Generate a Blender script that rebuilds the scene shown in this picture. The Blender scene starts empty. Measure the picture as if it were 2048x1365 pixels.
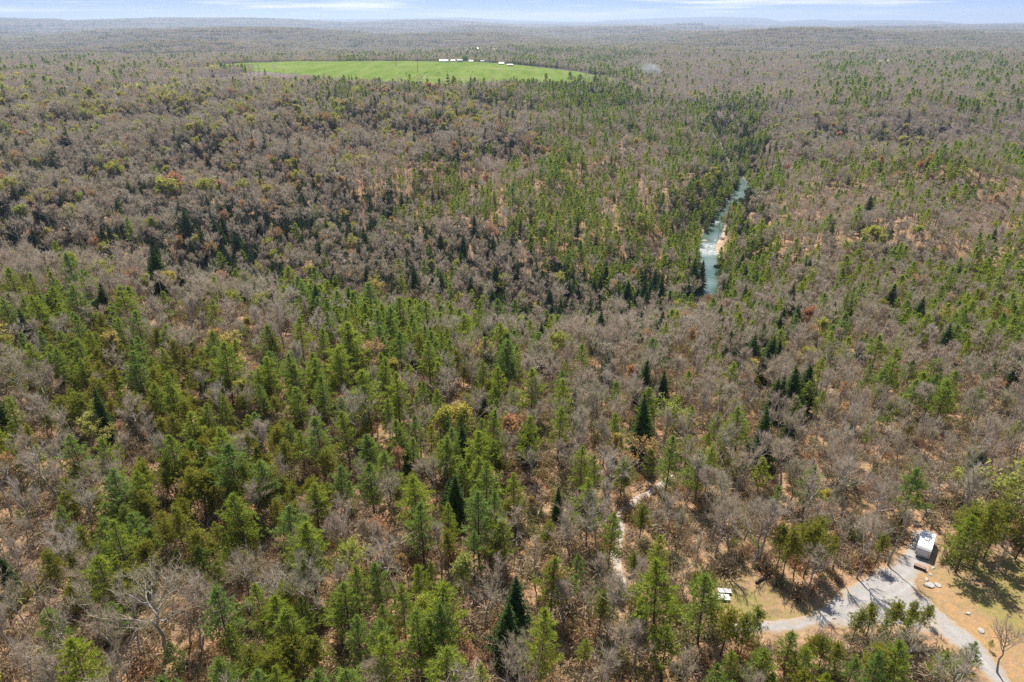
import bpy, math, random
import numpy as np

R = math.radians
SC = bpy.context.scene
COL = SC.collection
rng = np.random.default_rng(11)
random.seed(11)

# ------------------------------------------------------------------ camera
CAM_H = 88.0
PITCH = R(25.0)
FPX = 1365.0
cd = bpy.data.cameras.new("camera")
cd.sensor_width = 36.0
cd.lens = 36.0 * FPX / 2048.0
cd.clip_start = 1.0
cd.clip_end = 120000.0
cam = bpy.data.objects.new("camera", cd)
cam.location = (0, 0, CAM_H)
cam.rotation_euler = (R(90) - PITCH, 0, 0)
COL.objects.link(cam)
SC.camera = cam

# ------------------------------------------------------------------ light
SUN_EL, SUN_AZ = R(57), R(-7)          # azimuth from +Y towards +X
SC.view_settings.view_transform = 'Standard'
SC.view_settings.look = 'None'
SC.view_settings.gamma = 1.0
SC.view_settings.exposure = 0.72
SC.cycles.use_denoising = False
SC.cycles.max_bounces = 5
SC.cycles.diffuse_bounces = 3
SC.cycles.transmission_bounces = 3
SC.cycles.volume_bounces = 0
SC.cycles.transparent_max_bounces = 4
SC.cycles.sample_clamp_indirect = 4.0

sd = bpy.data.lights.new("sun", 'SUN')
sd.energy = 4.9
sd.angle = R(0.5)
sd.color = (1.0, 0.945, 0.85)
sun = bpy.data.objects.new("sun", sd)
sv = np.array([math.sin(SUN_AZ) * math.cos(SUN_EL), math.cos(SUN_AZ) * math.cos(SUN_EL), math.sin(SUN_EL)])
import mathutils
sun.rotation_euler = mathutils.Vector(sv).to_track_quat('Z', 'Y').to_euler()
sun.location = (0, 0, 200)
COL.objects.link(sun)


class NT:
    """small helper for writing node trees"""
    def __init__(s, tree):
        s.t = tree
        s.n = tree.nodes
        s.l = tree.links

    def add(s, kind, **kw):
        nd = s.n.new(kind)
        ins = kw.pop('ins', {})
        for k, v in kw.items():
            setattr(nd, k, v)
        for k, v in ins.items():
            sock = nd.inputs[k]
            if isinstance(v, bpy.types.NodeSocket):
                s.l.new(v, sock)
            else:
                sock.default_value = v
        return nd

    def math(s, op, a, b=0.0, clamp=False):
        return s.add('ShaderNodeMath', operation=op, use_clamp=clamp, ins={0: a, 1: b}).outputs[0]

    def mix(s, fac, a, b):
        nd = s.add('ShaderNodeMix', data_type='RGBA')
        for idx, v in ((0, fac), (6, a), (7, b)):
            if isinstance(v, bpy.types.NodeSocket):
                s.l.new(v, nd.inputs[idx])
            else:
                nd.inputs[idx].default_value = v if idx == 0 else (*v, 1)[:4]
        return nd.outputs[2]

    def ramp(s, fac, stops):
        nd = s.add('ShaderNodeValToRGB', ins={0: fac})
        cr = nd.color_ramp
        while len(cr.elements) < len(stops):
            cr.elements.new(0.5)
        for e, (p, c) in zip(cr.elements, stops):
            e.position = p
            e.color = (*c, 1)[:4] if not isinstance(c, float) else (c, c, c, 1)
        return nd.outputs[0]

    def noise(s, vec, scale, detail=3.0, rough=0.55):
        return s.add('ShaderNodeTexNoise', ins={'Vector': vec, 'Scale': scale, 'Detail': detail, 'Roughness': rough}).outputs[0]


w = bpy.data.worlds.new("World")
SC.world = w
w.use_nodes = True
w.node_tree.nodes.clear()
nt = NT(w.node_tree)
sky = nt.add('ShaderNodeTexSky', sky_type='NISHITA', sun_disc=False, sun_elevation=SUN_EL, sun_rotation=SUN_AZ, altitude=300.0)
tc = nt.add('ShaderNodeTexCoord')
sep = nt.add('ShaderNodeSeparateXYZ', ins={0: tc.outputs['Generated']})
elev = sep.outputs[2]
# low sky: white at the horizon, blue above, thin streaks of cirrus
az = nt.add('ShaderNodeMath', operation='ARCTAN2', ins={0: sep.outputs[0], 1: sep.outputs[1]}).outputs[0]
low = nt.ramp(nt.math('MULTIPLY', elev, 10.0), [(0.0, (0.84, 0.92, 1.0)), (0.08, (0.62, 0.77, 0.98)), (0.2, (0.40, 0.56, 0.90)), (0.4, (0.27, 0.43, 0.82)), (1.0, (0.17, 0.34, 0.80))])
sv_ = nt.add('ShaderNodeCombineXYZ', ins={0: nt.math('MULTIPLY', az, 3.2), 1: nt.math('MULTIPLY', elev, 95.0), 2: 0.3})
streak = nt.noise(sv_.outputs[0], 1.4, 6.0, 0.62)
cl = nt.ramp(streak, [(0.50, 0.0), (0.66, 1.0)])
low = nt.mix(nt.math('MULTIPLY', cl, 0.85), low, (1.05, 1.05, 1.08))
low = nt.add('ShaderNodeVectorMath', operation='SCALE', ins={0: low, 'Scale': 8.3}).outputs[0]
m = nt.ramp(nt.math('MULTIPLY', elev, 4.0), [(0.3, 0.0), (0.9, 1.0)])
skyc = nt.mix(m, low, sky.outputs[0])
bg = nt.add('ShaderNodeBackground', ins={'Color': skyc, 'Strength': 0.085})
wo = nt.add('ShaderNodeOutputWorld', ins={'Surface': bg.outputs[0]})

# ------------------------------------------------------------------ projection
CP, SP = math.cos(PITCH), math.sin(PITCH)


def project(P):
    P = np.atleast_2d(np.asarray(P, float))
    x, y, z = P[:, 0], P[:, 1], P[:, 2] - CAM_H
    dep = y * CP - z * SP
    dep = np.where(dep > 1, dep, 1)
    up = y * SP + z * CP
    return np.stack([1024 + FPX * x / dep, 682.5 - FPX * up / dep, dep], 1)


def ray(px, py):
    xc, yc = (px - 1024) / FPX, (682.5 - py) / FPX
    return np.array([xc, CP + yc * SP, -SP + yc * CP])


def at_z(px, py, z):
    d = ray(px, py)
    s = (z - CAM_H) / d[2]
    return d * s + np.array([0, 0, CAM_H])


def at_y(px, Y):
    return (px - 1024) / FPX / 1.07 * Y, Y


# ------------------------------------------------------------------ terrain
def smooth(a, b, x):
    t = np.clip((x - a) / (b - a), 0, 1)
    return t * t * (3 - 2 * t)


CTRL = [(0, 1365, 0), (512, 1365, 0), (1024, 1365, -2), (1536, 1365, 0), (2048, 1365, 1),
        (0, 1100, 0), (512, 1100, -1), (1024, 1100, -2), (1536, 1140, 0), (2048, 1100, 0), (1800, 1200, 0), (1450, 1200, 0),
        (0, 900, 1), (512, 900, 0), (1024, 900, -4), (1536, 930, -5), (2048, 930, -3),
        (0, 750, 3), (512, 750, 2), (1024, 750, -7), (1536, 760, -17), (2048, 760, -12),
        (0, 640, 5), (300, 660, 4), (700, 670, 0), (1000, 690, -8), (1250, 700, -18), (1536, 640, -32), (2048, 620, -23),
        (0, 548, 5), (300, 580, 3), (600, 625, -2),
        (100, 480, -34), (450, 480, -42), (750, 500, -50), (1000, 560, -64),
        (100, 370, -20), (450, 370, -26), (850, 400, -38), (1150, 430, -46), (1300, 480, -58),
        (100, 270, -8), (450, 270, -11), (850, 280, -17), (1150, 300, -24), (1330, 300, -34),
        (100, 200, 1), (450, 200, 1), (850, 200, -3), (1150, 210, -10), (1330, 230, -30),
        (1536, 500, -46), (1750, 500, -31), (2048, 500, -26), (1600, 380, -40), (1850, 380, -28), (2048, 360, -24),
        (1700, 330, -27), (2000, 330, -22), (1600, 250, -27), (1900, 250, -20), (1600, 200, -20), (1900, 200, -12), (1450, 200, -38)]
CTRLY = [(0, 390, -50), (350, 350, -62), (700, 335, -68), (1000, 345, -70), (1250, 390, -70),
         (1800, 780, -46), (2000, 780, -42),
         (330, 1390, 9), (640, 1280, 3), (800, 1190, 0), (1100, 1230, -2), (1240, 1300, -5),
         (420, 1440, 10), (560, 1650, 7), (740, 1730, 5), (950, 1720, 4), (1100, 1560, 0),
         (560, 2100, -20), (800, 2150, -20), (1000, 2100, -20), (1250, 1700, -20),
         (0, 1500, -8), (0, 2500, -15), (500, 2600, -15), (1024, 2700, -18), (1500, 2500, -20), (1500, 1700, -22), (2048, 1700, -18), (2048, 2600, -15)]
cpts = [at_z(*c) for c in CTRL] + [np.array([*at_y(p, Y), z]) for p, Y, z in CTRLY]
cpts = np.array(cpts)


def uv(x, y):
    r = np.hypot(x, y)
    a = np.clip(np.arctan2(x, y), -0.95, 0.95)
    return a * 1.7, np.log(np.clip(r, 75, 2800))


def tps(d2):
    return np.where(d2 > 1e-12, d2 * np.log(np.maximum(d2, 1e-12)), 0)


cu, cv = uv(cpts[:, 0], cpts[:, 1])
nC = len(cpts)
A = np.zeros((nC + 3, nC + 3))
A[:nC, :nC] = tps((cu[:, None] - cu) ** 2 + (cv[:, None] - cv) ** 2) + np.eye(nC) * 4e-3
A[:nC, nC] = 1
A[:nC, nC + 1] = cu
A[:nC, nC + 2] = cv
A[nC:, :nC] = A[:nC, nC:].T
W_RBF = np.linalg.solve(A, np.concatenate([cpts[:, 2], np.zeros(3)]))

_nr = np.random.default_rng(5)
WAVES = []
for lam, amp in ((45, 0.9), (90, 1.5), (170, 2.0)):
    for _ in range(5):
        t = _nr.uniform(0, 2 * math.pi)
        WAVES.append((math.cos(t) * 2 * math.pi / lam, math.sin(t) * 2 * math.pi / lam, _nr.uniform(0, 6.28), amp * 0.45))
FARW = []
for lam, amp in ((700, 7), (1600, 17), (3500, 24)):
    for _ in range(6):
        t = _nr.uniform(0, 2 * math.pi)
        FARW.append((math.cos(t) * 2 * math.pi / lam, math.sin(t) * 2 * math.pi / lam, _nr.uniform(0, 6.28), amp * 0.42))

RIVER = np.array([[*at_y(1352, 392)], [*at_z(1392, 618, -68)[:2]], [*at_z(1412, 580, -68)[:2]], [*at_z(1418, 525, -68)[:2]], [*at_z(1412, 492, -68)[:2]],
                  [*at_z(1430, 460, -67)[:2]], [*at_z(1446, 425, -67)[:2]], [*at_z(1482, 388, -66)[:2]], [*at_z(1490, 365, -65)[:2]], [*at_z(1462, 342, -64)[:2]], [*at_z(1449, 318, -63)[:2]],
                  [*at_z(1440, 293, -62)[:2]], [*at_z(1436, 275, -60)[:2]]])


def resample(pl, step):
    seg = np.linalg.norm(np.diff(pl, axis=0), axis=1)
    s = np.concatenate([[0], np.cumsum(seg)])
    t = np.arange(0, s[-1], step)
    # smooth by chaikin first
    return np.stack([np.interp(t, s, pl[:, k]) for k in range(pl.shape[1])], 1)


def chaikin(p, n=2):
    for _ in range(n):
        q = np.empty((2 * len(p) - 2, p.shape[1]))
        q[0::2] = p[:-1] * .75 + p[1:] * .25
        q[1::2] = p[:-1] * .25 + p[1:] * .75
        p = np.vstack([p[:1], q, p[-1:]])
    return p


RIV = resample(chaikin(RIVER, 3), 4.0)
_rr = np.hypot(RIV[:, 0], RIV[:, 1])
RIVZ = np.interp(_rr, [300, 480, 560, 700, 900, 1000, 1400], [-69.5, -68.2, -67.4, -66.3, -64, -62.5, -52])
RIVW = np.interp(_rr, [300, 450, 500, 520, 560, 640, 720, 800, 1000], [7.2, 7.2, 7.5, 5.0, 6.2, 4.5, 7.5, 4.5, 3.5])


def seg_dist(px, py, pl):
    """distance and index of nearest polyline vertex, chunked"""
    d = np.full(px.shape, 1e9)
    k = np.zeros(px.shape, int)
    for i in range(len(pl)):
        di = (px - pl[i, 0]) ** 2 + (py - pl[i, 1]) ** 2
        b = di < d
        d[b] = di[b]
        k[b] = i
    return np.sqrt(d), k


RIDGE3 = [(0, 44), (560, 40), (640, 38), (720, 38), (800, 37), (930, 34), (1024, 40), (1120, 42), (1190, 43), (1210, 40), (1290, 37), (1330, 35), (1440, 33), (1530, 36), (1560, 42), (1600, 40), (1640, 38), (1665, 41), (1700, 40), (1800, 40), (1880, 42), (1930, 47), (2048, 44)]
RIDGE2 = [(0, 37), (50, 40), (80, 38), (110, 41), (130, 44), (170, 41), (250, 39), (340, 36), (400, 37), (480, 36), (560, 38), (640, 43), (700, 46), (780, 42), (850, 39), (900, 41), (1000, 48), (1100, 52), (1280, 50), (1400, 57), (1600, 57), (1750, 53), (1900, 50), (2048, 49)]
RIDGE1 = [(0, 72), (300, 66), (500, 65), (700, 68), (1024, 66), (1300, 66), (1400, 69), (1480, 65), (1560, 72), (1800, 77), (2048, 74)]


def ridge_z(az, prof, dist):
    pp = np.array(prof, float)
    px = 1024 + FPX * np.tan(az) * (CP + 0.466 * SP)
    py = np.interp(px, pp[:, 0], pp[:, 1])
    ang = np.arctan((682.5 - py) / FPX) - PITCH
    return CAM_H + np.tan(ang) * dist


def height(x, y):
    x = np.asarray(x, float)
    y = np.asarray(y, float)
    sh = x.shape
    x, y = x.ravel(), y.ravel()
    u, v = uv(x, y)
    z = W_RBF[nC] + W_RBF[nC + 1] * u + W_RBF[nC + 2] * v
    for i in range(nC):
        z += W_RBF[i] * tps((u - cu[i]) ** 2 + (v - cv[i]) ** 2)
    r = np.hypot(x, y)
    az = np.arctan2(x, y)
    nz = np.zeros_like(z)
    for a, b, c, d in WAVES:
        nz += d * np.sin(a * x + b * y + c)
    z += nz * (smooth(170, 420, r) + 1.3 * smooth(330, 520, r)) * (1 - smooth(1000, 1250, r) * .87)
    fz = np.zeros_like(z)
    for a, b, c, d in FARW:
        fz += d * np.sin(a * x + b * y + c)
    far = smooth(2000, 3200, r)
    z = z * (1 - far) + (-16 + fz) * far
    for prof, D, wd, drop in ((RIDGE1, 7500, 1100, 18), (RIDGE2, 14500, 1900, 18), (RIDGE3, 26000, 2600, 18)):
        top = ridge_z(az, prof, D) - drop
        bump = np.exp(-((r - D) / wd) ** 2)
        wob = 0.06 * np.sin(r / 330 + az * 40) + 0.05 * np.sin(r / 170 - az * 75)
        z = np.where(r > 3500, np.maximum(z, z + (top - z) * np.clip(bump * (1 + wob * (1 - bump) * 4), 0, 1.0)), z)
    near = (r > 280) & (r < 1500) & (az > 0.02) & (az < 0.5)
    if near.any():
        d, k = seg_dist(x[near], y[near], RIV)
        wz, wv = RIVZ[k], RIVW[k]
        f = smooth(wv * 0.85, wv + 26, d)
        zz = z[near]
        zr = wz - 1.2
        z[near] = np.where(d < wv + 26, zr + (np.maximum(zz, zr + 1.9 + d * .06) - zr) * np.maximum(f, smooth(wv * .95, wv * 1.25, d) * .12), np.maximum(zz, zr + 1.8))
    return z.reshape(sh)


def hit(px, py, r0=60.0, r1=2600.0):
    d = ray(px, py)
    s = np.exp(np.linspace(math.log(r0), math.log(r1), 500))
    hx, hy, hz = d[0] * s, d[1] * s, CAM_H + d[2] * s
    below = hz < height(hx, hy)
    i = int(np.argmax(below)) if below.any() else len(s) - 1
    if i:
        a, b = s[i - 1], s[i]
        ss = np.linspace(a, b, 30)
        bl = CAM_H + d[2] * ss < height(d[0] * ss, d[1] * ss)
        k = ss[int(np.argmax(bl))] if bl.any() else b
    else:
        k = s[i]
    x, y = d[0] * k, d[1] * k
    return np.array([x, y, float(height(np.array([x]), np.array([y]))[0])])


def in_poly(x, y, poly):
    c = np.zeros(np.shape(x), bool)
    n = len(poly)
    for i in range(n):
        x1, y1 = poly[i][:2]
        x2, y2 = poly[(i + 1) % n][:2]
        cond = ((y1 > y) != (y2 > y)) & (x < (x2 - x1) * (y - y1) / (y2 - y1 + 1e-12) + x1)
        c ^= cond
    return c


def poly_edge(x, y, poly):
    """signed distance, negative inside"""
    d = np.full(np.shape(x), 1e18)
    n = len(poly)
    for i in range(n):
        x1, y1 = poly[i][:2]
        x2, y2 = poly[(i + 1) % n][:2]
        L2 = (x2 - x1) ** 2 + (y2 - y1) ** 2 + 1e-9
        t = np.clip(((x - x1) * (x2 - x1) + (y - y1) * (y2 - y1)) / L2, 0, 1)
        d = np.minimum(d, (x - x1 - t * (x2 - x1)) ** 2 + (y - y1 - t * (y2 - y1)) ** 2)
    d = np.sqrt(d)
    return np.where(in_poly(x, y, poly), -d, d)


def g0(pts, z=0.0):
    return np.array([hit(*p)[:2] for p in pts])


PAD = g0([(1823, 1061), (1808, 1098), (1785, 1125), (1748, 1148), (1712, 1164), (1678, 1186), (1636, 1222), (1600, 1236), (1536, 1244), (1470, 1240), (1462, 1249), (1466, 1272), (1536, 1268),
          (1600, 1262), (1660, 1256), (1700, 1254), (1760, 1256), (1820, 1258), (1866, 1270), (1915, 1300), (1945, 1330), (1990, 1380), (2040, 1380), (1966, 1291), (1898, 1236), (1861, 1200), (1838, 1188), (1832, 1160), (1840, 1148), (1862, 1132), (1880, 1100), (1872, 1061)])
TRACK = resample(chaikin(g0([(1352, 952), (1300, 985), (1255, 1012), (1236, 1035), (1240, 1075), (1226, 1120), (1241, 1160), (1250, 1185)]), 3), 1.2)
LAWN = [g0([(1412, 1172), (1470, 1150), (1530, 1180), (1625, 1215), (1590, 1240), (1500, 1240), (1425, 1235)]),
        g0([(1868, 1160), (1960, 1110), (2080, 1120), (2100, 1380), (2010, 1365), (1966, 1289), (1898, 1230)])]
BANKDIRT = g0([(1838, 1150), (1885, 1150), (1940, 1210), (1990, 1255), (2070, 1300), (2070, 1375), (2010, 1370), (1966, 1291), (1898, 1234), (1861, 1198)])
FIELD = np.array([at_y(p, Y) for p, Y in [(325, 1385), (450, 1325), (600, 1290), (660, 1250), (680, 1120), (740, 1100), (900, 1090), (1000, 1120), (1060, 1160), (1130, 1215), (1240, 1285), (1243, 1310), (1150, 1480), (1050, 1600), (950, 1730), (850, 1760), (740, 1770), (640, 1750), (560, 1660), (480, 1560), (420, 1450), (330, 1405)]])
FIELD2 = np.array([at_y(p, Y) for p, Y in [(165, 1000), (260, 975), (360, 985), (352, 1060), (250, 1085), (160, 1075)]])
FIELD3 = np.array([at_y(p, Y) for p, Y in [(1640, 2080), (1780, 2090), (1785, 2260), (1700, 2290), (1650, 2260)]])
FIELD4 = np.array([at_y(p, Y) for p, Y in [(915, 2820), (1000, 2820), (1010, 3300), (925, 3350)]])
FIELDS = [FIELD, FIELD2, FIELD3, FIELD4]


# ------------------------------------------------------------------ materials
def new_mat(name):
    m = bpy.data.materials.new(name)
    m.use_nodes = True
    m.node_tree.nodes.clear()
    t = NT(m.node_tree)
    out = t.add('ShaderNodeOutputMaterial')
    return m, t, out


def simple_mat(name, col, rough=0.7, metal=0.0, noise=0.0, scale=2.0, spec=0.3):
    m, t, out = new_mat(name)
    g = t.add('ShaderNodeTexCoord').outputs['Object']
    c = t.add('ShaderNodeRGB')
    c.outputs[0].default_value = (*col, 1)
    csock = c.outputs[0]
    if noise:
        n = t.noise(g, scale, 4.0)
        csock = t.mix(t.ramp(n, [(0.3, 0.0), (0.7, 1.0)]), tuple(v * (1 - noise) for v in col), tuple(min(1, v * (1 + noise)) for v in col))
    p = t.add('ShaderNodeBsdfPrincipled', ins={'Base Color': csock, 'Roughness': rough, 'Metallic': metal, 'Specular IOR Level': spec})
    t.l.new(p.outputs[0], out.inputs[0])
    return m


def leaf_mat(name, cols, transl=0.4, hue=0.02, island=0.5):
    """foliage: per tree tint (Object Info random) and per leaf clump tone"""
    m, t, out = new_mat(name)
    oi = t.add('ShaderNodeObjectInfo')
    ri = t.add('ShaderNodeNewGeometry').outputs['Random Per Island']
    n = len(cols)
    c = t.ramp(oi.outputs['Random'], [(i / max(1, n - 1), cc) for i, cc in enumerate(cols)])
    val = t.math('ADD', t.math('MULTIPLY', ri, island), 1 - island / 2)
    hs = t.add('ShaderNodeHueSaturation', ins={'Hue': t.math('ADD', t.math('MULTIPLY', ri, hue), 0.5 - hue / 2), 'Value': val, 'Color': c})
    d = t.add('ShaderNodeBsdfDiffuse', ins={'Color': hs.outputs[0]})
    tr = t.add('ShaderNodeBsdfTranslucent', ins={'Color': hs.outputs[0]})
    mx = t.add('ShaderNodeMixShader', ins={0: transl, 1: d.outputs[0], 2: tr.outputs[0]})
    t.l.new(mx.outputs[0], out.inputs[0])
    return m


M = {}
M['bark_grey'] = leaf_mat('bark_grey', [(0.40, 0.36, 0.32), (0.30, 0.265, 0.23), (0.47, 0.43, 0.385)], 0.0, 0.0, 0.3)
M['bark_brown'] = leaf_mat('bark_brown', [(0.10, 0.075, 0.06), (0.14, 0.105, 0.08)], 0.0, 0.0, 0.2)
M['twig'] = leaf_mat('twig', [(0.50, 0.425, 0.32), (0.42, 0.345, 0.26), (0.54, 0.475, 0.385), (0.43, 0.345, 0.275), (0.50, 0.41, 0.305), (0.40, 0.365, 0.245), (0.52, 0.42, 0.335)], 0.42, 0.0, 0.5)
M['white_pine'] = leaf_mat('white_pine', [(0.29, 0.355, 0.05), (0.37, 0.42, 0.06), (0.22, 0.31, 0.075), (0.34, 0.39, 0.05), (0.24, 0.33, 0.095)], 0.55, 0.02)
M['scrub_pine'] = leaf_mat('scrub_pine', [(0.33, 0.32, 0.045), (0.27, 0.29, 0.05), (0.37, 0.335, 0.055), (0.23, 0.275, 0.05)], 0.55, 0.02)
M['hemlock'] = leaf_mat('hemlock', [(0.06, 0.10, 0.03), (0.08, 0.125, 0.034), (0.05, 0.09, 0.036)], 0.3, 0.02)
M['new_leaf'] = leaf_mat('new_leaf', [(0.50, 0.46, 0.09), (0.42, 0.44, 0.09), (0.55, 0.46, 0.11), (0.38, 0.42, 0.11), (0.54, 0.43, 0.14)], 0.45, 0.03)
M['bud'] = leaf_mat('bud', [(0.56, 0.35, 0.13), (0.54, 0.29, 0.16), (0.56, 0.39, 0.17), (0.50, 0.24, 0.14), (0.54, 0.37, 0.13)], 0.4, 0.03)
M['brush'] = leaf_mat('brush', [(0.38, 0.265, 0.165), (0.32, 0.25, 0.165), (0.42, 0.32, 0.225), (0.23, 0.24, 0.09), (0.38, 0.22, 0.12)], 0.3, 0.03)

# ground
m, t, out = new_mat('forest_floor')
g = t.add('ShaderNodeTexCoord').outputs['Object']
n1 = t.noise(g, 0.06, 5.0, 0.6)
n2 = t.noise(g, 0.9, 5.0, 0.65)
n3 = t.noise(g, 6.0, 3.0, 0.7)
lit = t.mix(t.ramp(n1, [(0.35, 0.0), (0.65, 1.0)]), (0.42, 0.235, 0.115), (0.38, 0.245, 0.15))
lit = t.mix(t.ramp(n2, [(0.38, 0.0), (0.62, 1.0)]), lit, (0.19, 0.125, 0.08))
lit = t.mix(t.ramp(n3, [(0.54, 0.0), (0.66, 0.85)]), lit, (0.46, 0.34, 0.23))
n4 = t.noise(g, 3.1, 5.0, 0.75)
lit = t.mix(t.ramp(n4, [(0.30, 0.85), (0.44, 0.0)]), lit, (0.10, 0.068, 0.045))
lit = t.mix(t.ramp(t.noise(g, 0.13, 4.0, 0.6), [(0.56, 0.0), (0.66, 0.6)]), lit, (0.17, 0.15, 0.07))
gr = t.mix(t.ramp(n2, [(0.35, 0.0), (0.65, 1.0)]), (0.165, 0.18, 0.045), (0.29, 0.205, 0.09))
gr = t.mix(t.ramp(n3, [(0.55, 0.0), (0.7, 0.7)]), gr, (0.42, 0.34, 0.19))
at_g = t.add('ShaderNodeAttribute', attribute_name='grass').outputs['Fac']
gm = t.math('MULTIPLY', at_g, t.ramp(t.noise(g, 0.22, 4.0), [(0.36, 0.15), (0.56, 1.0)]))
colr = t.mix(gm, lit, gr)
at_d = t.add('ShaderNodeAttribute', attribute_name='dirt').outputs['Fac']
dirt = t.mix(t.ramp(n2, [(0.4, 0.0), (0.6, 1.0)]), (0.37, 0.215, 0.10), (0.28, 0.19, 0.11))
dirt = t.mix(t.ramp(n3, [(0.6, 0.0), (0.68, 1.0)]), dirt, (0.6, 0.5, 0.4))
colr = t.mix(t.math('MULTIPLY', at_d, t.ramp(t.noise(g, 0.35, 3.0), [(0.35, 0.3), (0.5, 1.0)])), colr, dirt)
at_b = t.add('ShaderNodeAttribute', attribute_name='bank').outputs['Fac']
rock = t.mix(t.ramp(t.noise(g, 0.5, 5.0), [(0.4, 0.0), (0.6, 1.0)]), (0.36, 0.25, 0.15), (0.50, 0.42, 0.33))
colr = t.mix(at_b, colr, rock)
at_f = t.add('ShaderNodeAttribute', attribute_name='far_wood').outputs['Fac']
fn = t.noise(g, 0.012, 8.0, 0.7)
fw = t.mix(t.ramp(fn, [(0.40, 0.0), (0.60, 1.0)]), (0.13, 0.10, 0.09), (0.20, 0.165, 0.145))
fw = t.mix(t.ramp(t.noise(g, 0.004, 8.0, 0.75), [(0.52, 0.0), (0.62, 0.8)]), fw, (0.055, 0.075, 0.04))
colr = t.mix(at_f, colr, fw)
bmp = t.add('ShaderNodeBump', ins={'Strength': 0.6, 'Distance': 0.4, 'Height': n2})
p = t.add('ShaderNodeBsdfDiffuse', ins={'Color': colr, 'Normal': bmp.outputs[0]})
t.l.new(p.outputs[0], out.inputs[0])
M['floor'] = m

m, t, out = new_mat('gravel')
g = t.add('ShaderNodeTexCoord').outputs['Object']
c = t.mix(t.ramp(t.noise(g, 0.5, 5.0, .65), [(0.35, 0.0), (0.65, 1.0)]), (0.31, 0.295, 0.285), (0.245, 0.225, 0.21))
c = t.mix(t.ramp(t.noise(g, 5.0, 3.0, .7), [(0.45, 0.0), (0.65, 1.0)]), c, (0.37, 0.35, 0.335))
c = t.mix(t.ramp(t.noise(g, 0.17, 4.0, .6), [(0.54, 0.0), (0.66, 0.75)]), c, (0.34, 0.27, 0.19))
ru = t.add('ShaderNodeAttribute', attribute_name='rut').outputs['Fac']
c = t.mix(t.math('MULTIPLY', ru, t.ramp(t.noise(g, 0.6, 3.0), [(0.3, 0.15), (0.6, 0.7)])), c, (0.39, 0.37, 0.355))
ed = t.add('ShaderNodeAttribute', attribute_name='edge').outputs['Fac']
em = t.math('ADD', t.math('MULTIPLY', ed, 0.5), t.math('MULTIPLY', t.noise(g, 1.1, 5.0, .7), 1.9))
c = t.mix(t.ramp(em, [(0.52, 0.0), (0.95, 1.0)]), c, (0.34, 0.235, 0.14))
bmp = t.add('ShaderNodeBump', ins={'Strength': 0.5, 'Distance': 0.05, 'Height': t.noise(g, 8.0, 2.0)})
p = t.add('ShaderNodeBsdfDiffuse', ins={'Color': c, 'Normal': bmp.outputs[0]})
t.l.new(p.outputs[0], out.inputs[0])
M['gravel'] = m


m, t, out = new_mat('track')
g = t.add('ShaderNodeTexCoord').outputs['Object']
c = t.mix(t.ramp(t.noise(g, 0.9, 5.0, .7), [(0.42, 0.0), (0.6, 1.0)]), (0.40, 0.36, 0.32), (0.29, 0.20, 0.13))
c = t.mix(t.ramp(t.noise(g, 6.0, 3.0, .7), [(0.5, 0.0), (0.65, 1.0)]), c, (0.44, 0.40, 0.36))
p = t.add('ShaderNodeBsdfDiffuse', ins={'Color': c})
t.l.new(p.outputs[0], out.inputs[0])
M['track'] = m


def meadow_mat(name, a, b, dry):
    m, t, out = new_mat(name)
    g = t.add('ShaderNodeTexCoord').outputs['Object']
    mp = t.add('ShaderNodeMapping', ins={'Vector': g, 'Rotation': (0, 0, 0.55), 'Scale': (1.0, 0.16, 1.0)})
    n = t.noise(mp.outputs[0], 0.05, 4.0, .6)
    c = t.mix(t.ramp(n, [(0.36, 0.0), (0.62, 1.0)]), a, b)
    c = t.mix(t.ramp(t.noise(g, 0.011, 6.0, .65), [(0.55, 0.0), (0.66, 0.7)]), c, dry)
    p = t.add('ShaderNodeBsdfDiffuse', ins={'Color': c})
    t.l.new(p.outputs[0], out.inputs[0])
    return m


M['meadow'] = meadow_mat('meadow_grass', (0.115, 0.175, 0.03), (0.165, 0.215, 0.05), (0.215, 0.235, 0.09))
M['hay'] = meadow_mat('hay_grass', (0.27, 0.33, 0.06), (0.34, 0.36, 0.08), (0.35, 0.33, 0.12))
M['pale'] = meadow_mat('pale_grass', (0.30, 0.34, 0.14), (0.36, 0.36, 0.18), (0.36, 0.32, 0.2))
M['bare_soil'] = meadow_mat('bare_soil', (0.42, 0.33, 0.22), (0.34, 0.30, 0.16), (0.45, 0.38, 0.30))

m, t, out = new_mat('river_water')
g = t.add('ShaderNodeTexCoord').outputs['Object']
base = t.mix(t.ramp(t.noise(g, 0.035, 3.0), [(0.4, 0.0), (0.6, 1.0)]), (0.05, 0.095, 0.07), (0.12, 0.165, 0.15))
fo = t.add('ShaderNodeAttribute', attribute_name='rapid').outputs['Fac']
fn = t.noise(g, 0.5, 5.0, .7)
fm = t.math('MULTIPLY', fo, t.ramp(fn, [(0.38, 0.0), (0.55, 1.0)]), True)
c = t.mix(fm, base, (0.45, 0.47, 0.47))
rp = t.noise(g, 1.3, 3.0)
bmp = t.add('ShaderNodeBump', ins={'Strength': 0.35, 'Distance': 0.25, 'Height': rp})
p = t.add('ShaderNodeBsdfPrincipled', ins={'Base Color': c, 'Roughness': t.math('ADD', t.math('MULTIPLY', fm, 0.5), 0.16), 'IOR': 1.33, 'Normal': bmp.outputs[0]})
t.l.new(p.outputs[0], out.inputs[0])
M['water'] = m

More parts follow.
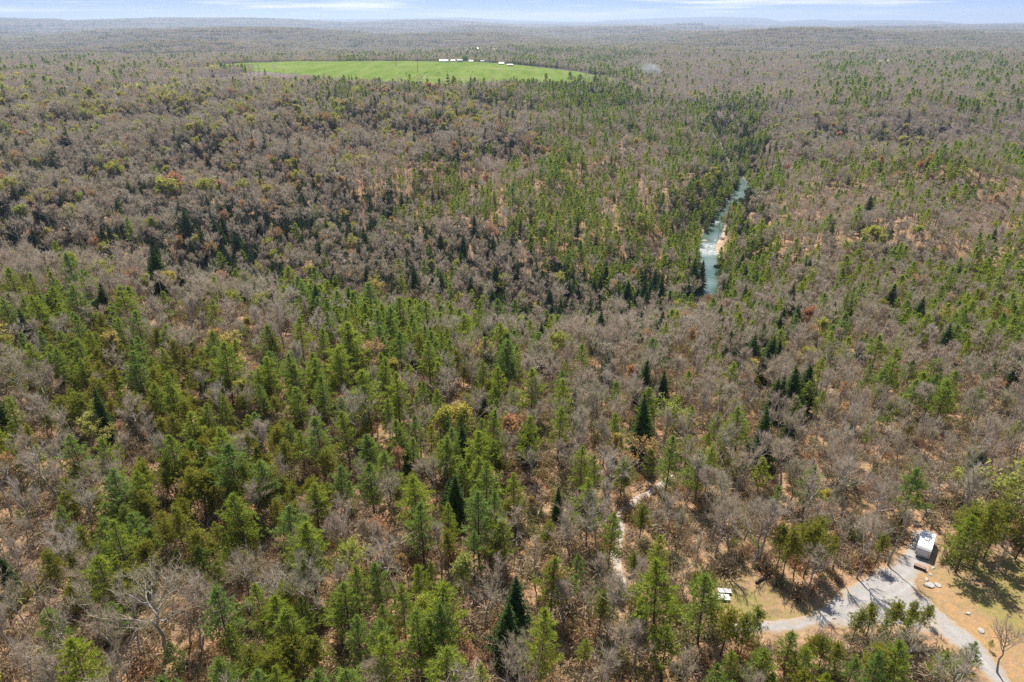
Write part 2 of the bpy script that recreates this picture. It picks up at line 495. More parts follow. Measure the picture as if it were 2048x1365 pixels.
M['white_paint'] = simple_mat('white_paint', (0.78, 0.78, 0.78), 0.35, 0, 0.06, 1.2)
M['shade_grey'] = simple_mat('shade_grey', (0.60, 0.58, 0.58), 0.4, 0, 0.05, 1.0)  # shade on the camper's white walls put into the colour; vents share it
M['glass'] = simple_mat('dark_glass', (0.03, 0.035, 0.04), 0.08, 0, 0, 1, 0.6)
M['rubber'] = simple_mat('rubber', (0.02, 0.02, 0.02), 0.8)
M['steel'] = simple_mat('steel', (0.45, 0.45, 0.46), 0.4, 0.8)
M['wood'] = simple_mat('weathered_wood', (0.36, 0.17, 0.09), 0.7, 0, 0.3, 4)
M['pale_wood'] = simple_mat('pale_weathered_wood', (0.62, 0.60, 0.58), 0.7, 0, 0.25, 3.0)
M['dark_wood'] = simple_mat('dark_wood', (0.07, 0.05, 0.04), 0.8, 0, 0.2, 3)
M['rock'] = simple_mat('pale_rock', (0.40, 0.385, 0.36), 0.9, 0, 0.25, 1.5)
M['tan_rock'] = simple_mat('tan_rock', (0.50, 0.40, 0.30), 0.9, 0, 0.3, 0.5)
M['cow'] = simple_mat('cow_hide', (0.015, 0.013, 0.012), 0.7)
M['roof_metal'] = simple_mat('roof_metal', (0.46, 0.47, 0.49), 0.4, 0, 0.05, 0.3)
M['roof_grey'] = simple_mat('roof_grey', (0.32, 0.33, 0.35), 0.6, 0, 0.1, 0.3)
M['wall_white'] = simple_mat('wall_white', (0.58, 0.57, 0.55), 0.7, 0, 0.05, 0.5)
M['wall_red'] = simple_mat('wall_brown', (0.25, 0.15, 0.11), 0.8, 0, 0.1, 0.5)


# ------------------------------------------------------------------ mesh helpers
class MB:
    """collects pieces of one mesh"""
    def __init__(s):
        s.v = []
        s.f = []
        s.mi = []
        s.n = 0

    def add(s, v, f, mi=0):
        v = np.asarray(v, np.float32).reshape(-1, 3)
        s.v.append(v)
        for a in f:
            s.f.append(tuple(int(i) + s.n for i in a))
            s.mi.append(mi)
        s.n += len(v)

    def tris(s, v3, mi=0):
        """v3: (n,3,3)"""
        v3 = np.asarray(v3, np.float32)
        n = len(v3)
        s.v.append(v3.reshape(-1, 3))
        k = np.arange(n * 3).reshape(n, 3) + s.n
        s.f.extend(map(tuple, k.tolist()))
        s.mi.extend([mi] * n)
        s.n += n * 3

    def tube(s, pts, rad, sides=5, mi=0, cap=True):
        pts = np.asarray(pts, float)
        rings = []
        for i, p in enumerate(pts):
            d = pts[min(i + 1, len(pts) - 1)] - pts[max(i - 1, 0)]
            d = d / (np.linalg.norm(d) + 1e-9)
            a = np.cross(d, [0.3, 0.9, 0.1] if abs(d[2]) > .8 else [0, 0, 1.0])
            a /= np.linalg.norm(a) + 1e-9
            b = np.cross(d, a)
            th = np.arange(sides) * 2 * math.pi / sides
            rings.append(p + rad[i] * (np.cos(th)[:, None] * a + np.sin(th)[:, None] * b))
        v = np.concatenate(rings)
        f = []
        for i in range(len(pts) - 1):
            for k in range(sides):
                k2 = (k + 1) % sides
                f.append((i * sides + k, i * sides + k2, (i + 1) * sides + k2, (i + 1) * sides + k))
        if cap:
            f.append(tuple(range((len(pts) - 1) * sides, len(pts) * sides)))
        s.add(v, f, mi)

    def box(s, c, size, rz=0.0, mi=0, bev=0.0, taper=1.0):
        hx, hy, hz = size[0] / 2, size[1] / 2, size[2] / 2
        if bev <= 0:
            v = [(sx * hx * (taper if sz > 0 else 1), sy * hy * (taper if sz > 0 else 1), sz * hz) for sz in (-1, 1) for sx, sy in ((-1, -1), (1, -1), (1, 1), (-1, 1))]
            f = [(3, 2, 1, 0), (4, 5, 6, 7), (0, 1, 5, 4), (1, 2, 6, 5), (2, 3, 7, 6), (3, 0, 4, 7)]
        else:
            prof = [(-hz, bev), (-hz + bev, 0), (hz - bev, 0), (hz, bev)]
            v, f = [], []
            for z, ins in prof:
                for sx, sy in ((-1, -1), (1, -1), (1, 1), (-1, 1)):
                    x0, y0 = hx - ins, hy - ins
                    cx, cy = sx * x0, sy * y0
                    k = bev * 0.9
                    if (sx, sy) in ((-1, -1), (1, 1)):
                        v += [(cx, cy - sy * k, z), (cx - sx * k, cy, z)]
                    else:
                        v += [(cx - sx * k, cy, z), (cx, cy - sy * k, z)]
            for r_ in range(3):
                for k in range(8):
                    f.append((r_ * 8 + k, r_ * 8 + (k + 1) % 8, r_ * 8 + 8 + (k + 1) % 8, r_ * 8 + 8 + k))
            f += [tuple(range(24, 32)), tuple(range(7, -1, -1))]
        v = np.array(v, float)
        cz, sz_ = math.cos(rz), math.sin(rz)
        v = np.stack([v[:, 0] * cz - v[:, 1] * sz_, v[:, 0] * sz_ + v[:, 1] * cz, v[:, 2]], 1) + np.array(c)
        s.add(v, f, mi)

    def mesh(s, name, mats, smooth_=False):
        me = bpy.data.meshes.new(name)
        v = np.concatenate(s.v) if s.v else np.zeros((0, 3), np.float32)
        me.from_pydata(v.tolist() if len(v) < 200000 else v, [], s.f)
        for m_ in mats:
            me.materials.append(m_)
        if len(mats) > 1:
            me.polygons.foreach_set('material_index', np.array(s.mi, np.int32))
        me.polygons.foreach_set('use_smooth', np.full(len(s.f), smooth_, bool))
        me.update()
        return me


def link(name, me, parent=None, loc=(0, 0, 0), rz=0.0):
    o = bpy.data.objects.new(name, me)
    o.location = loc
    o.rotation_euler = (0, 0, rz)
    if parent is not None:
        o.parent = parent
    COL.objects.link(o)
    return o


def tag(o, label=None, cat=None, group=None, kind=None):
    if label:
        o['label'] = label
    if cat:
        o['category'] = cat
    if group:
        o['group'] = group
    if kind:
        o['kind'] = kind
    return o


def thing(name, label, cat, loc, rz=0.0, group=None):
    o = link(name, None, None, loc, rz)
    return tag(o, label, cat, group)


def grid_mesh(name, V, mats, ok=None):
    """V: (n,m,3) grid"""
    n, k = V.shape[:2]
    idx = np.arange(n * k).reshape(n, k)
    q = np.stack([idx[:-1, :-1], idx[1:, :-1], idx[1:, 1:], idx[:-1, 1:]], -1).reshape(-1, 4)
    if ok is not None:
        q = q[ok.reshape(-1)]
    me = bpy.data.meshes.new(name)
    me.vertices.add(n * k)
    me.vertices.foreach_set('co', V.reshape(-1).astype(np.float32))
    me.loops.add(len(q) * 4)
    me.loops.foreach_set('vertex_index', q.reshape(-1).astype(np.int32))
    me.polygons.add(len(q))
    me.polygons.foreach_set('loop_start', (np.arange(len(q)) * 4).astype(np.int32))
    me.polygons.foreach_set('use_smooth', np.ones(len(q), bool))
    for m_ in mats:
        me.materials.append(m_)
    me.update(calc_edges=True)
    return me


def vattr(me, name, vals):
    a = me.attributes.new(name, 'FLOAT', 'POINT')
    a.data.foreach_set('value', np.asarray(vals, np.float32).ravel())


# ------------------------------------------------------------------ ground sheet
rad = np.concatenate([[3.0, 15.0, 30.0], np.exp(np.linspace(math.log(45), math.log(31000), 470))])
azf = np.linspace(R(-56), R(56), 640)
azb = np.linspace(R(56), R(304), 84)[1:]
azs = np.concatenate([azf, azb])
RR, AA = np.meshgrid(rad, azs, indexing='ij')
GX, GY = RR * np.sin(AA), RR * np.cos(AA)
GZ = height(GX, GY)
V = np.stack([GX, GY, GZ], -1)
V[:, -1] = V[:, 0]
me = grid_mesh('ground', V, [M['floor']])
fx, fy = GX.ravel(), GY.ravel()
grass = np.zeros(fx.shape)
dirtm = np.zeros(fx.shape)
nearm = np.hypot(fx, fy) < 260
for pl in LAWN:
    grass[nearm] = np.maximum(grass[nearm], 1 - smooth(-2.0, 3.5, poly_edge(fx[nearm], fy[nearm], pl)))
dirtm[nearm] = 1 - smooth(-2.0, 2.5, poly_edge(fx[nearm], fy[nearm], BANKDIRT))
bank = np.zeros(fx.shape)
rm = (np.hypot(fx, fy) > 300) & (np.hypot(fx, fy) < 1100) & (fx > 0) & (np.abs(np.arctan2(fx, fy)) < .5)
d_, k_ = seg_dist(fx[rm], fy[rm], RIV)
bank[rm] = 1 - smooth(RIVW[k_] + 2, RIVW[k_] + 9, d_)
vattr(me, 'grass', grass)
vattr(me, 'dirt', dirtm)
vattr(me, 'bank', bank)
vattr(me, 'far_wood', smooth(420, 1000, np.hypot(fx, fy)))
tag(link('ground', me), 'leaf littered brown forest floor rolling over ridges and valleys', None, None, 'structure')


# river water
nR = len(RIV)
tg = np.gradient(RIV, axis=0)
tg /= np.linalg.norm(tg, axis=1)[:, None]
nrm = np.stack([tg[:, 1], -tg[:, 0]], 1)
offs = np.linspace(-1, 1, 9)
wv = RIVW * 1.12
RV = np.stack([RIV[:, None, 0] + nrm[:, None, 0] * offs[None, :] * wv[:, None], RIV[:, None, 1] + nrm[:, None, 1] * offs[None, :] * wv[:, None], np.repeat(RIVZ[:, None], 9, 1)], -1)
me = grid_mesh('river', RV, [M['water']])
rapid = np.zeros(nR)
for px, py, wd in ((1405, 600, 10), (1414, 499, 9), (1420, 488, 7), (1440, 442, 6), (1449, 320, 45), (1440, 293, 60)):
    h_ = at_z(px, py, -66)
    rapid = np.maximum(rapid, np.exp(-(np.hypot(RIV[:, 0] - h_[0], RIV[:, 1] - h_[1]) / wd) ** 2))
vattr(me, 'rapid', np.repeat(rapid[:, None], 9, 1))
tag(link('river', me), 'pale green river with white rapids in the wooded gorge', None, None, 'structure')


DRIVES = [resample(chaikin(g0(p_), 3), .6) for p_ in ([(2010, 1385), (1920, 1285), (1860, 1235), (1800, 1208), (1720, 1205), (1640, 1236), (1560, 1254), (1470, 1261)], [(1850, 1118), (1826, 1150), (1790, 1182), (1730, 1204)])]


def drape(name, poly, mat, step, lift, label, kind='structure', soft=0.0, wob=0.0):
    """sheet of ground cover following the terrain inside a polygon"""
    x0, y0 = poly.min(0) - step
    x1, y1 = poly.max(0) + step
    xs, ys = np.arange(x0, x1, step), np.arange(y0, y1, step)
    X, Y = np.meshgrid(xs, ys, indexing='ij')
    e = poly_edge(X, Y, poly)
    if wob:
        for k_ in range(14):
            t_ = _nr.uniform(0, 6.28)
            l_ = 1.1 * 1.28 ** k_
            e = e + wob * .16 * (.5 + .06 * k_) * np.sin((X * math.cos(t_) + Y * math.sin(t_)) * 6.28 / l_ + _nr.uniform(0, 6.28))
    Z = height(X, Y) + lift - smooth(-soft - step, step * 2.0, e) * lift * 2.6
    lim = step * 2.6
    ok = (e[:-1, :-1] < lim) & (e[1:, :-1] < lim) & (e[1:, 1:] < lim) & (e[:-1, 1:] < lim)
    me_ = grid_mesh(name, np.stack([X, Y, Z], -1), [mat], ok)
    vattr(me_, 'edge', e)
    rut = np.zeros(e.shape)
    for cl_p in DRIVES:
        dd_, _ = seg_dist(X, Y, cl_p)
        rut = np.maximum(rut, np.exp(-((dd_ - .85) / .3) ** 2))
    vattr(me_, 'rut', rut)
    # drop loose verts
    import bmesh
    bm = bmesh.new()
    bm.from_mesh(me_)
    bmesh.ops.delete(bm, geom=[v for v in bm.verts if not v.link_faces], context='VERTS')
    bm.normal_update()
    bm.to_mesh(me_)
    bm.free()
    return tag(link(name, me_), label, None, None, kind)


drape('gravel_driveway', PAD, M['gravel'], 0.5, 0.09, 'pale grey gravel driveway widening around the white camper', soft=0.3, wob=0.7)
lo = np.stack([TRACK[:, 0], TRACK[:, 1]], 1)
tgt = np.gradient(lo, axis=0)
tgt /= np.linalg.norm(tgt, axis=1)[:, None]
nt_ = np.stack([tgt[:, 1], -tgt[:, 0]], 1)
of = np.linspace(-1, 1, 7)
wt = 1.05 + 0.2 * np.sin(np.arange(len(lo)) * .7)
TX = lo[:, None, 0] + nt_[:, None, 0] * of * wt[:, None]
TY = lo[:, None, 1] + nt_[:, None, 1] * of * wt[:, None]
TZ = height(TX, TY) + 0.07 - 0.1 * (np.abs(of) > .99)
tag(link('gravel_track', grid_mesh('gravel_track', np.stack([TX, TY, TZ], -1), [M['track']])), 'narrow pale gravel track winding through bare trees', None, None, 'structure')
drape('meadow', FIELD, M['meadow'], 7.0, 1.6, 'bright green open pasture on the far hilltop', soft=6)
drape('hay_field', FIELD2, M['hay'], 5.0, 1.4, 'narrow yellow green field among far trees', soft=4)
drape('pale_field', FIELD3, M['pale'], 8.0, 1.8, 'thin pale strip of field in the far woods', soft=5)
drape('bare_field', FIELD4, M['bare_soil'], 10.0, 2.5, 'tan cleared field beyond the green pasture', soft=6)


# ------------------------------------------------------------------ tree shapes
def unit(v):
    return v / (np.linalg.norm(v, axis=-1, keepdims=True) + 1e-9)


def blades(p, q, wid, rg):
    """pointed triangles from p to q"""
    d = q - p
    s = unit(np.cross(d, rg.normal(size=p.shape))) * (np.asarray(wid).reshape(-1, 1) if np.ndim(wid) else wid) * .5
    return np.stack([p - s, p + s, q], 1)


def curve_branch(p, d, L, n, up, rg, wob=0.12):
    pts = [p]
    st = L / n
    for i in range(n):
        d = d + np.array([0, 0, up]) + rg.normal(size=3) * wob
        d = d / np.linalg.norm(d)
        pts.append(pts[-1] + d * st)
    return np.array(pts), d


def bare_parts(seed, H, q=1.0, spread=1.0, leaf=None):
    """(trunk MB, crown MB): limbs, branches, twigs; leaf>0 adds leaf clumps (second material)"""
    rg = np.random.default_rng(seed)
    T, C = MB(), MB()
    pole = seed % 2 == 0
    fork = H * (rg.uniform(.42, .6) if pole else rg.uniform(.28, .45))
    spread = spread * (.72 if pole else 1.08)
    lean = rg.normal(size=2) * .05
    tp = [np.zeros(3) - np.array([0, 0, .4])]
    nseg = 6 if q > .6 else 4
    for i in range(1, nseg + 1):
        z = H * .86 * i / nseg
        tp.append(np.array([lean[0] * z + rg.normal() * .015 * H, lean[1] * z + rg.normal() * .015 * H, z]))
    tp = np.array(tp)
    r0 = H * .0175
    rads = [r0 * (1.25 if i == 0 else 1) * (1 - .86 * i / nseg) for i in range(nseg + 1)]
    T.tube(tp, rads, 6 if q > .6 else 3)
    nl = int(rg.integers(8, 12)) if q > .3 else 6
    tw_p, tw_q, tw_w = [], [], []
    lf = []
    dens = [1.0, .75, .55, 1.15, .4, .9, .65][seed % 7]
    a0 = rg.uniform(0, 6.28)
    for i in range(nl):
        s = (i + .5) / nl
        z = fork + (H * .84 - fork) * s
        k = np.clip((z + .4) / (H * .86 + .4) * nseg, 0, nseg - .001)
        base = tp[int(k)] + (tp[int(k) + 1] - tp[int(k)]) * (k - int(k))
        a = a0 + i * 2.4 + rg.normal() * .3
        tilt = R((rg.uniform(28, 48) if pole else rg.uniform(42, 64)) - 22 * s)
        d = np.array([math.cos(a) * math.sin(tilt), math.sin(a) * math.sin(tilt), math.cos(tilt)])
        L = H * (.47 - .24 * s) * rg.uniform(.75, 1.15) * spread
        pts, dd = curve_branch(base, d, L, 4 if q > .6 else 2, .07, rg)
        rr = r0 * (.42 if pole else .55) * (1 - .5 * s)
        T.tube(pts, np.linspace(rr, rr * .22, len(pts)), 4 if q > .6 else 3)
        nb = 6 if q > .6 else (5 if q > .3 else 3)
        for j in range(nb):
            s2 = .22 + .78 * (j + rg.uniform(.2, .8)) / nb
            kk = min(s2, .999) * (len(pts) - 1)
            b2 = pts[int(kk)] + (pts[int(kk) + 1] - pts[int(kk)]) * (kk - int(kk))
            d2 = unit(dd + rg.normal(size=3) * .5 + np.array([0, 0, .3]))
            L2 = L * rg.uniform(.3, .52) * (1.15 - .4 * s2)
            p2, d2e = curve_branch(b2, d2, L2, 3 if q > .6 else 2, .08, rg, .10)
            if q > .6:
                C.tube(p2, np.linspace(rr * .5, .022, len(p2)), 3, cap=False)
            else:
                tw_p.append(p2[:-1])
                tw_q.append(p2[1:])
                tw_w.append(np.full(len(p2) - 1, .09 if q > .3 else .2))
            n3 = max(1, int(round((5 * q + 1) * dens)))
            f3 = rg.uniform(.1, 1, n3) * (len(p2) - 1) * .999
            i3 = f3.astype(int)
            b3 = p2[i3] + (p2[i3 + 1] - p2[i3]) * (f3 - i3)[:, None]
            d3 = unit(d2e + rg.normal(size=(n3, 3)) * .5 + np.array([0, 0, .4]))
            e3 = b3 + d3 * (L2 * rg.uniform(.35, .7, n3))[:, None]
            tw_p.append(b3)
            tw_q.append(e3)
            tw_w.append(np.full(n3, .055 if q > .6 else (.12 if q > .3 else .3)))
            n4 = 4 if q > .6 else (3 if q > .3 else 2)
            b4 = np.repeat(b3, n4, 0) + (np.repeat(e3 - b3, n4, 0)) * rg.uniform(.15, 1, n3 * n4)[:, None]
            d4 = unit(np.repeat(d3, n4, 0) + rg.normal(size=(n3 * n4, 3)) * .55 + np.array([0, 0, .4]))
            L4 = rg.uniform(.55, 1.25, n3 * n4) * (1 if q > .6 else 1.15)
            e4 = b4 + d4 * L4[:, None] * (H / 12)
            tw_p.append(b4)
            tw_q.append(e4)
            tw_w.append(np.full(n3 * n4, .036 if q > .6 else (.11 if q > .3 else .32)))
            if leaf:
                lf.append(e4)
                lf.append(b4 + (e4 - b4) * rg.uniform(.2, .8, len(b4))[:, None])
    P, Q, Wd = np.concatenate(tw_p), np.concatenate(tw_q), np.concatenate(tw_w)
    C.tris(blades(P, Q, Wd, rg), 0)
    if leaf:
        lc = np.concatenate(lf)
        keep = rg.random(len(lc)) < leaf
        lc = lc[keep]
        sz = (.34 if q > .6 else (.55 if q > .3 else 1.0)) * H / 12
        for _ in range(2):
            a = lc + rg.normal(size=lc.shape) * sz * .6
            C.tris(blades(a, a + rg.normal(size=a.shape) * sz * .75, sz * 1.1, rg), 1)
    return T, C


def tufts(c, d, n, ln, wd, rg, cone=.75, up=.25):
    """needle tufts: n pointed blades from each centre"""
    k = len(c)
    b = np.repeat(c, n, 0)
    dd = unit(np.repeat(d, n, 0) + rg.normal(size=(k * n, 3)) * cone + np.array([0, 0, up]))
    L = ln * rg.uniform(.7, 1.25, k * n)
    return blades(b, b + dd * L[:, None], wd, rg)


def pine_parts(seed, H, q=1.0, fat=1.0, low=.34):
    rg = np.random.default_rng(seed)
    T, C = MB(), MB()
    n = 6
    lean = rg.normal(size=2) * .02
    tp = np.array([[lean[0] * z + rg.normal() * .04, lean[1] * z + rg.normal() * .04, z] for z in np.linspace(-.4, H * .97, n)])
    T.tube(tp, np.linspace(H * .0145, .03, n), 6 if q > .6 else 3)
    nw = 12 if q > .6 else (9 if q > .3 else 7)
    cs, ds = [], []
    for i in range(nw):
        s = i / (nw - 1)
        z = H * (low + (.975 - low) * s)
        prof = (1 - s) ** .75 * (.55 + .45 * min(1, s / .22)) + .05
        nb = int(rg.integers(4, 7)) if q > .6 else 5
        a0 = rg.uniform(0, 6.28)
        for j in range(nb):
            if s < .5 and rg.random() < .16:
                continue
            a = a0 + j * 6.283 / nb + rg.normal() * .2
            el = R(2 + 48 * s ** 1.5 + rg.normal() * 7)
            L = H * .285 * prof * rg.uniform(.55, 1.25) * fat
            d = np.array([math.cos(a) * math.cos(el), math.sin(a) * math.cos(el), math.sin(el)])
            base = np.array([lean[0] * z, lean[1] * z, z + rg.normal() * .15])
            pts, dd = curve_branch(base, d, L, 4 if q > .6 else 2, .05, rg, .06)
            if q > .6:
                C.tube(pts, np.linspace(.055, .015, len(pts)), 3, 1, cap=False)
            nt2 = max(3, int(L / (.24 if q > .6 else (.5 if q > .3 else 1.0))))
            f = (.25 + .75 * (np.arange(nt2) + rg.uniform(0, 1, nt2)) / nt2) * (len(pts) - 1) * .9999
            k = f.astype(int)
            c = pts[k] + (pts[k + 1] - pts[k]) * (f - k)[:, None]
            side = np.array([-math.sin(a), math.cos(a), 0])
            wd = .30 * L * (1.1 - f / (len(pts) - 1)) + .12
            sg = rg.uniform(-1, 1, nt2)
            c = c + side * (sg * wd)[:, None] + np.array([0, 0, .1]) * rg.normal(size=(nt2, 1))
            cs.append(c)
            ds.append(unit(np.tile(d, (nt2, 1)) * .8 + side * sg[:, None] * .8))
    top = np.array([[lean[0] * H, lean[1] * H, H * k] for k in np.linspace(.9, 1, 5)])
    cs.append(top)
    ds.append(np.tile([0, 0, 1.0], (5, 1)))
    cs, ds = np.concatenate(cs), np.concatenate(ds)
    nn, ln, wd = (8, .60, .10) if q > .6 else ((6, .8, .25) if q > .3 else (4, 1.2, .7))
    C.tris(tufts(cs, ds, nn, ln * (H / 13) ** .5, wd * (H / 13) ** .5, rg), 0)
    return T, C


def scrub_parts(seed, H, q=1.0, low=.45):
    """short limbed pine with a rounded, ragged crown"""
    rg = np.random.default_rng(seed)
    T, C = MB(), MB()
    n = 7
    lean = rg.normal(size=2) * .06
    zs = np.linspace(-.4, H * .96, n)
    tp = np.array([[lean[0] * z + rg.normal() * .09 * (i > 0), lean[1] * z + rg.normal() * .09 * (i > 0), z] for i, z in enumerate(zs)])
    T.tube(tp, np.linspace(H * .0125, .03, n), 5 if q > .6 else 3)
    nb = 60 if q > .6 else (34 if q > .3 else 16)
    cs, ds = [], []
    for i in range(nb):
        s = (i + rg.random()) / nb
        z = H * (low + (.96 - low) * s)
        k = np.clip((z + .4) / (H * .96 + .4) * (n - 1), 0, n - 1.001)
        base = tp[int(k)] + (tp[int(k) + 1] - tp[int(k)]) * (k - int(k))
        prof = (1.12 - .85 * s) * min(1, .45 + 2.2 * s)
        L = H * .24 * prof * rg.uniform(.4, 1.5)
        a = i * 2.4 + rg.normal() * .4
        el = R(4 + 50 * s + rg.normal() * 14)
        d = np.array([math.cos(a) * math.cos(el), math.sin(a) * math.cos(el), math.sin(el)])
        pts, dd = curve_branch(base, d, L, 3 if q > .6 else 2, .06, rg, .16)
        if q > .6:
            C.tube(pts, np.linspace(.04, .012, len(pts)), 3, 1, cap=False)
        m_ = max(3, int(L / (.2 if q > .6 else (.42 if q > .3 else .9))))
        f = (.2 + .8 * rg.random(m_)) * (len(pts) - 1) * .9999
        kk = f.astype(int)
        c = pts[kk] + (pts[kk + 1] - pts[kk]) * (f - kk)[:, None] + rg.normal(size=(m_, 3)) * np.array([.42, .42, .3]) * (.4 + .3 * L)
        cs.append(c)
        ds.append(unit(np.tile(dd, (m_, 1)) + rg.normal(size=(m_, 3)) * .4))
    cs, ds = np.concatenate(cs), np.concatenate(ds)
    nn, ln, wd = (9, .46, .085) if q > .6 else ((7, .65, .22) if q > .3 else (4, .9, .6))
    C.tris(tufts(cs, ds, nn, ln, wd, rg, .9, .2), 0)
    return T, C


def hemlock_parts(seed, H, q=1.0):
    rg = np.random.default_rng(seed)
    T, C = MB(), MB()
    tp = np.array([[rg.normal() * .03, rg.normal() * .03, z] for z in np.linspace(-.4, H * .97, 5)])
    T.tube(tp, np.linspace(H * .017, .03, 5), 6 if q > .6 else 3)
    nw = 30 if q > .6 else (17 if q > .3 else 10)
    low = rg.uniform(.08, .16)
    bp, bq, bw = [], [], []
    for i in range(nw):
        s = (i + rg.uniform(0, .6)) / nw
        z = H * (low + (.985 - low) * s)
        nb = 9 if q > .6 else (6 if q > .3 else 5)
        a0 = rg.uniform(0, 6.28)
        for j in range(nb):
            a = a0 + j * 6.283 / nb + rg.normal() * .15
            L = H * .25 * ((1 - s) ** .8 * (.75 + .25 * min(1, s / .15)) + .03) * rg.uniform(.7, 1.18)
            el = R(-4 + 24 * s + rg.normal() * 6)
            d = np.array([math.cos(a) * math.cos(el), math.sin(a) * math.cos(el), math.sin(el)])
            side = np.array([-math.sin(a), math.cos(a), 0])
            base = np.array([0, 0, z])
            ns = max(3, int(L / (.2 if q > .6 else (.45 if q > .3 else .9))))
            f = .12 + .88 * (np.arange(ns) + rg.random(ns)) / ns
            sp = base + d * (L * f)[:, None] + np.array([0, 0, -1.0]) * (.12 * L * f ** 2)[:, None]
            for sgn in (-1, 1):
                wl = (.16 + .32 * L * (1.08 - f)) * rg.uniform(.6, 1.2, ns)
                bp.append(sp)
                bq.append(sp + (d * .65 + side * sgn) * wl[:, None] * (1 if q > .6 else 1.3) + np.array([0, 0, -1.0]) * (wl * rg.uniform(.05, .5, ns))[:, None])
                bw.append(np.full(ns, .26 if q > .6 else (.58 if q > .3 else 1.2)) * rg.uniform(.7, 1.3, ns) * H / 15)
    bp, bq, bw = np.concatenate(bp), np.concatenate(bq), np.concatenate(bw)
    C.tris(blades(bp, bq, bw, rg), 0)
    tz = np.array([[0, 0, H * k] for k in np.linspace(.93, .99, 6)])
    C.tris(tufts(tz, np.tile([0, 0, 1.0], (6, 1)), 4, .5, .15, rg, .5), 0)
    return T, C


KINDS = {
    # name: (builder, base height, trunk material, crown materials)
    'bare_tree': (lambda s, H, q: bare_parts(s, H, q, .88), 12.0, 'bark_grey', ['twig', 'twig']),
    'white_pine': (lambda s, H, q: pine_parts(s, H, q, 1.0), 13.0, 'bark_brown', ['white_pine', 'bark_brown']),
    'scrub_pine': (lambda s, H, q: scrub_parts(s, H, q), 9.5, 'bark_brown', ['scrub_pine', 'bark_brown']),
    'hemlock_tree': (lambda s, H, q: hemlock_parts(s, H, q), 14.0, 'bark_brown', ['hemlock', 'bark_brown']),
    'leafing_tree': (lambda s, H, q: bare_parts(s, H, q, .95, .55), 11.0, 'bark_grey', ['twig', 'new_leaf']),
    'budding_tree': (lambda s, H, q: bare_parts(s, H, q, .95, .2), 11.0, 'bark_grey', ['twig', 'bud']),
}
SHAPES, MID, LOW = {}, {}, {}


def joined(T, C, name, mats):
    J = MB()
    J.v = T.v + C.v
    J.f = T.f + [tuple(i + T.n for i in f) for f in C.f]
    J.mi = [0] * len(T.f) + [x + 1 for x in C.mi]
    J.n = T.n + C.n
    return J.mesh(name, [M[x] for x in mats])


for ki, (kn, (fn_, H0, bm_, cm_)) in enumerate(KINDS.items()):
    nv = 14 if kn in ('bare_tree', 'white_pine') else 9
    SHAPES[kn] = []
    for i in range(nv):
        T, C = fn_(100 * ki + i, H0, 1.0)
        SHAPES[kn].append((T.mesh(kn + '_trunk', [M[bm_]], True), C.mesh(kn + '_crown', [M[x] for x in cm_])))
    cl_ = bpy.data.collections.new(kn + '_shapes')
    for i in range(5):
        T, C = fn_(100 * ki + 40 + i, H0, 0.5)
        cl_.objects.link(bpy.data.objects.new(f'{kn}_form_{i:02d}', joined(T, C, kn + '_middle', [bm_] + cm_)))
    for i in range(4):
        T, C = fn_(100 * ki + 60 + i, H0, 0.15)
        cl_.objects.link(bpy.data.objects.new(f'{kn}_form_{5 + i:02d}', joined(T, C, kn + '_remote', [bm_] + cm_)))
    MID[kn] = cl_

# ------------------------------------------------------------------ where trees stand
ROWS = ["bbbbbbbbbbmmmmmxxxxxbbbbbbmmmmmm", "yyyyyyyyyzzzzzzzmmxxmxxxbbmbbbmb", "dddddddddrrrrrrrrwwmmmxxbdddddbb", "dddddddddddbbommmwmmmmxxmmnwwwww",
        "dddddddddddhmmwwwwwmmxxxbbbbbbbb", "dddddddhhhhhdhhhwwwwwwwxmbmybbbm", "bbbbbhhhhddhdhhhhxwxxxxxmbmmmwww", "wwmmbbbbbwwwwwhhhhhhhxmxmbbmmwww",
        "mwwmmbbbbmwwwwwmmbbbbbbmbmmbmmmw", "mwooooowwwwwwwmwbbbbbbbhhmmbmmbb", "bbomooowwwwwmwmwbbbbhbbbhmmmwmbb", "obmbbboooowwmmwmmbbbbmmbmmmbbbmb",
        "bboboooooowwwmwwmmbwbwmbbbbbbmbb", "robooooooommmwwwmmbbbbbbbbbbbbyy", "bboooooommbmwwwwmbbmbbbbbbbbcboo", "mmowwwommbbbbmmbbbbmmbmobommcbow",
        "bmbwobbbbmmbwmmbbbbbwwmmmmccbmmb", "bbbbbbmwowmwwwwhbbbbwwmmooooobmm", "bbbbbbmwomwwwwmmbbbbbbooowowwbbb", "bbbbbmwmomwwwwmmbbbbbbwwowowwbbb"]
#            bare  wpine scrub heml leaf bud
MIX = {'b': (.78, .10, .02, .02, .04, .04), 'm': (.55, .29, .05, .05, .03, .03), 'w': (.16, .68, .11, .03, .01, .01), 'o': (.12, .26, .59, .01, .01, .01),
       'h': (.52, .07, .00, .34, .04, .03), 'd': (.68, .03, .00, .17, .06, .06), 'x': (.30, .36, .02, .28, .03, .01), 'y': (.62, .03, .00, .05, .22, .08),
       'z': (.30, .10, .00, .24, .22, .14), 'r': (.78, .04, .01, .03, .04, .10), 'n': (.5, .3, .1, .05, .03, .02), 'c': (.6, .2, .2, .0, .0, .0)}
KN = list(KINDS)
HR = {'bare_tree': (8.5, 14.5), 'white_pine': (5.0, 17.0), 'scrub_pine': (5.5, 11.5), 'hemlock_tree': (7.0, 17.0), 'leafing_tree': (8.0, 12.5), 'budding_tree': (7.5, 12.0)}

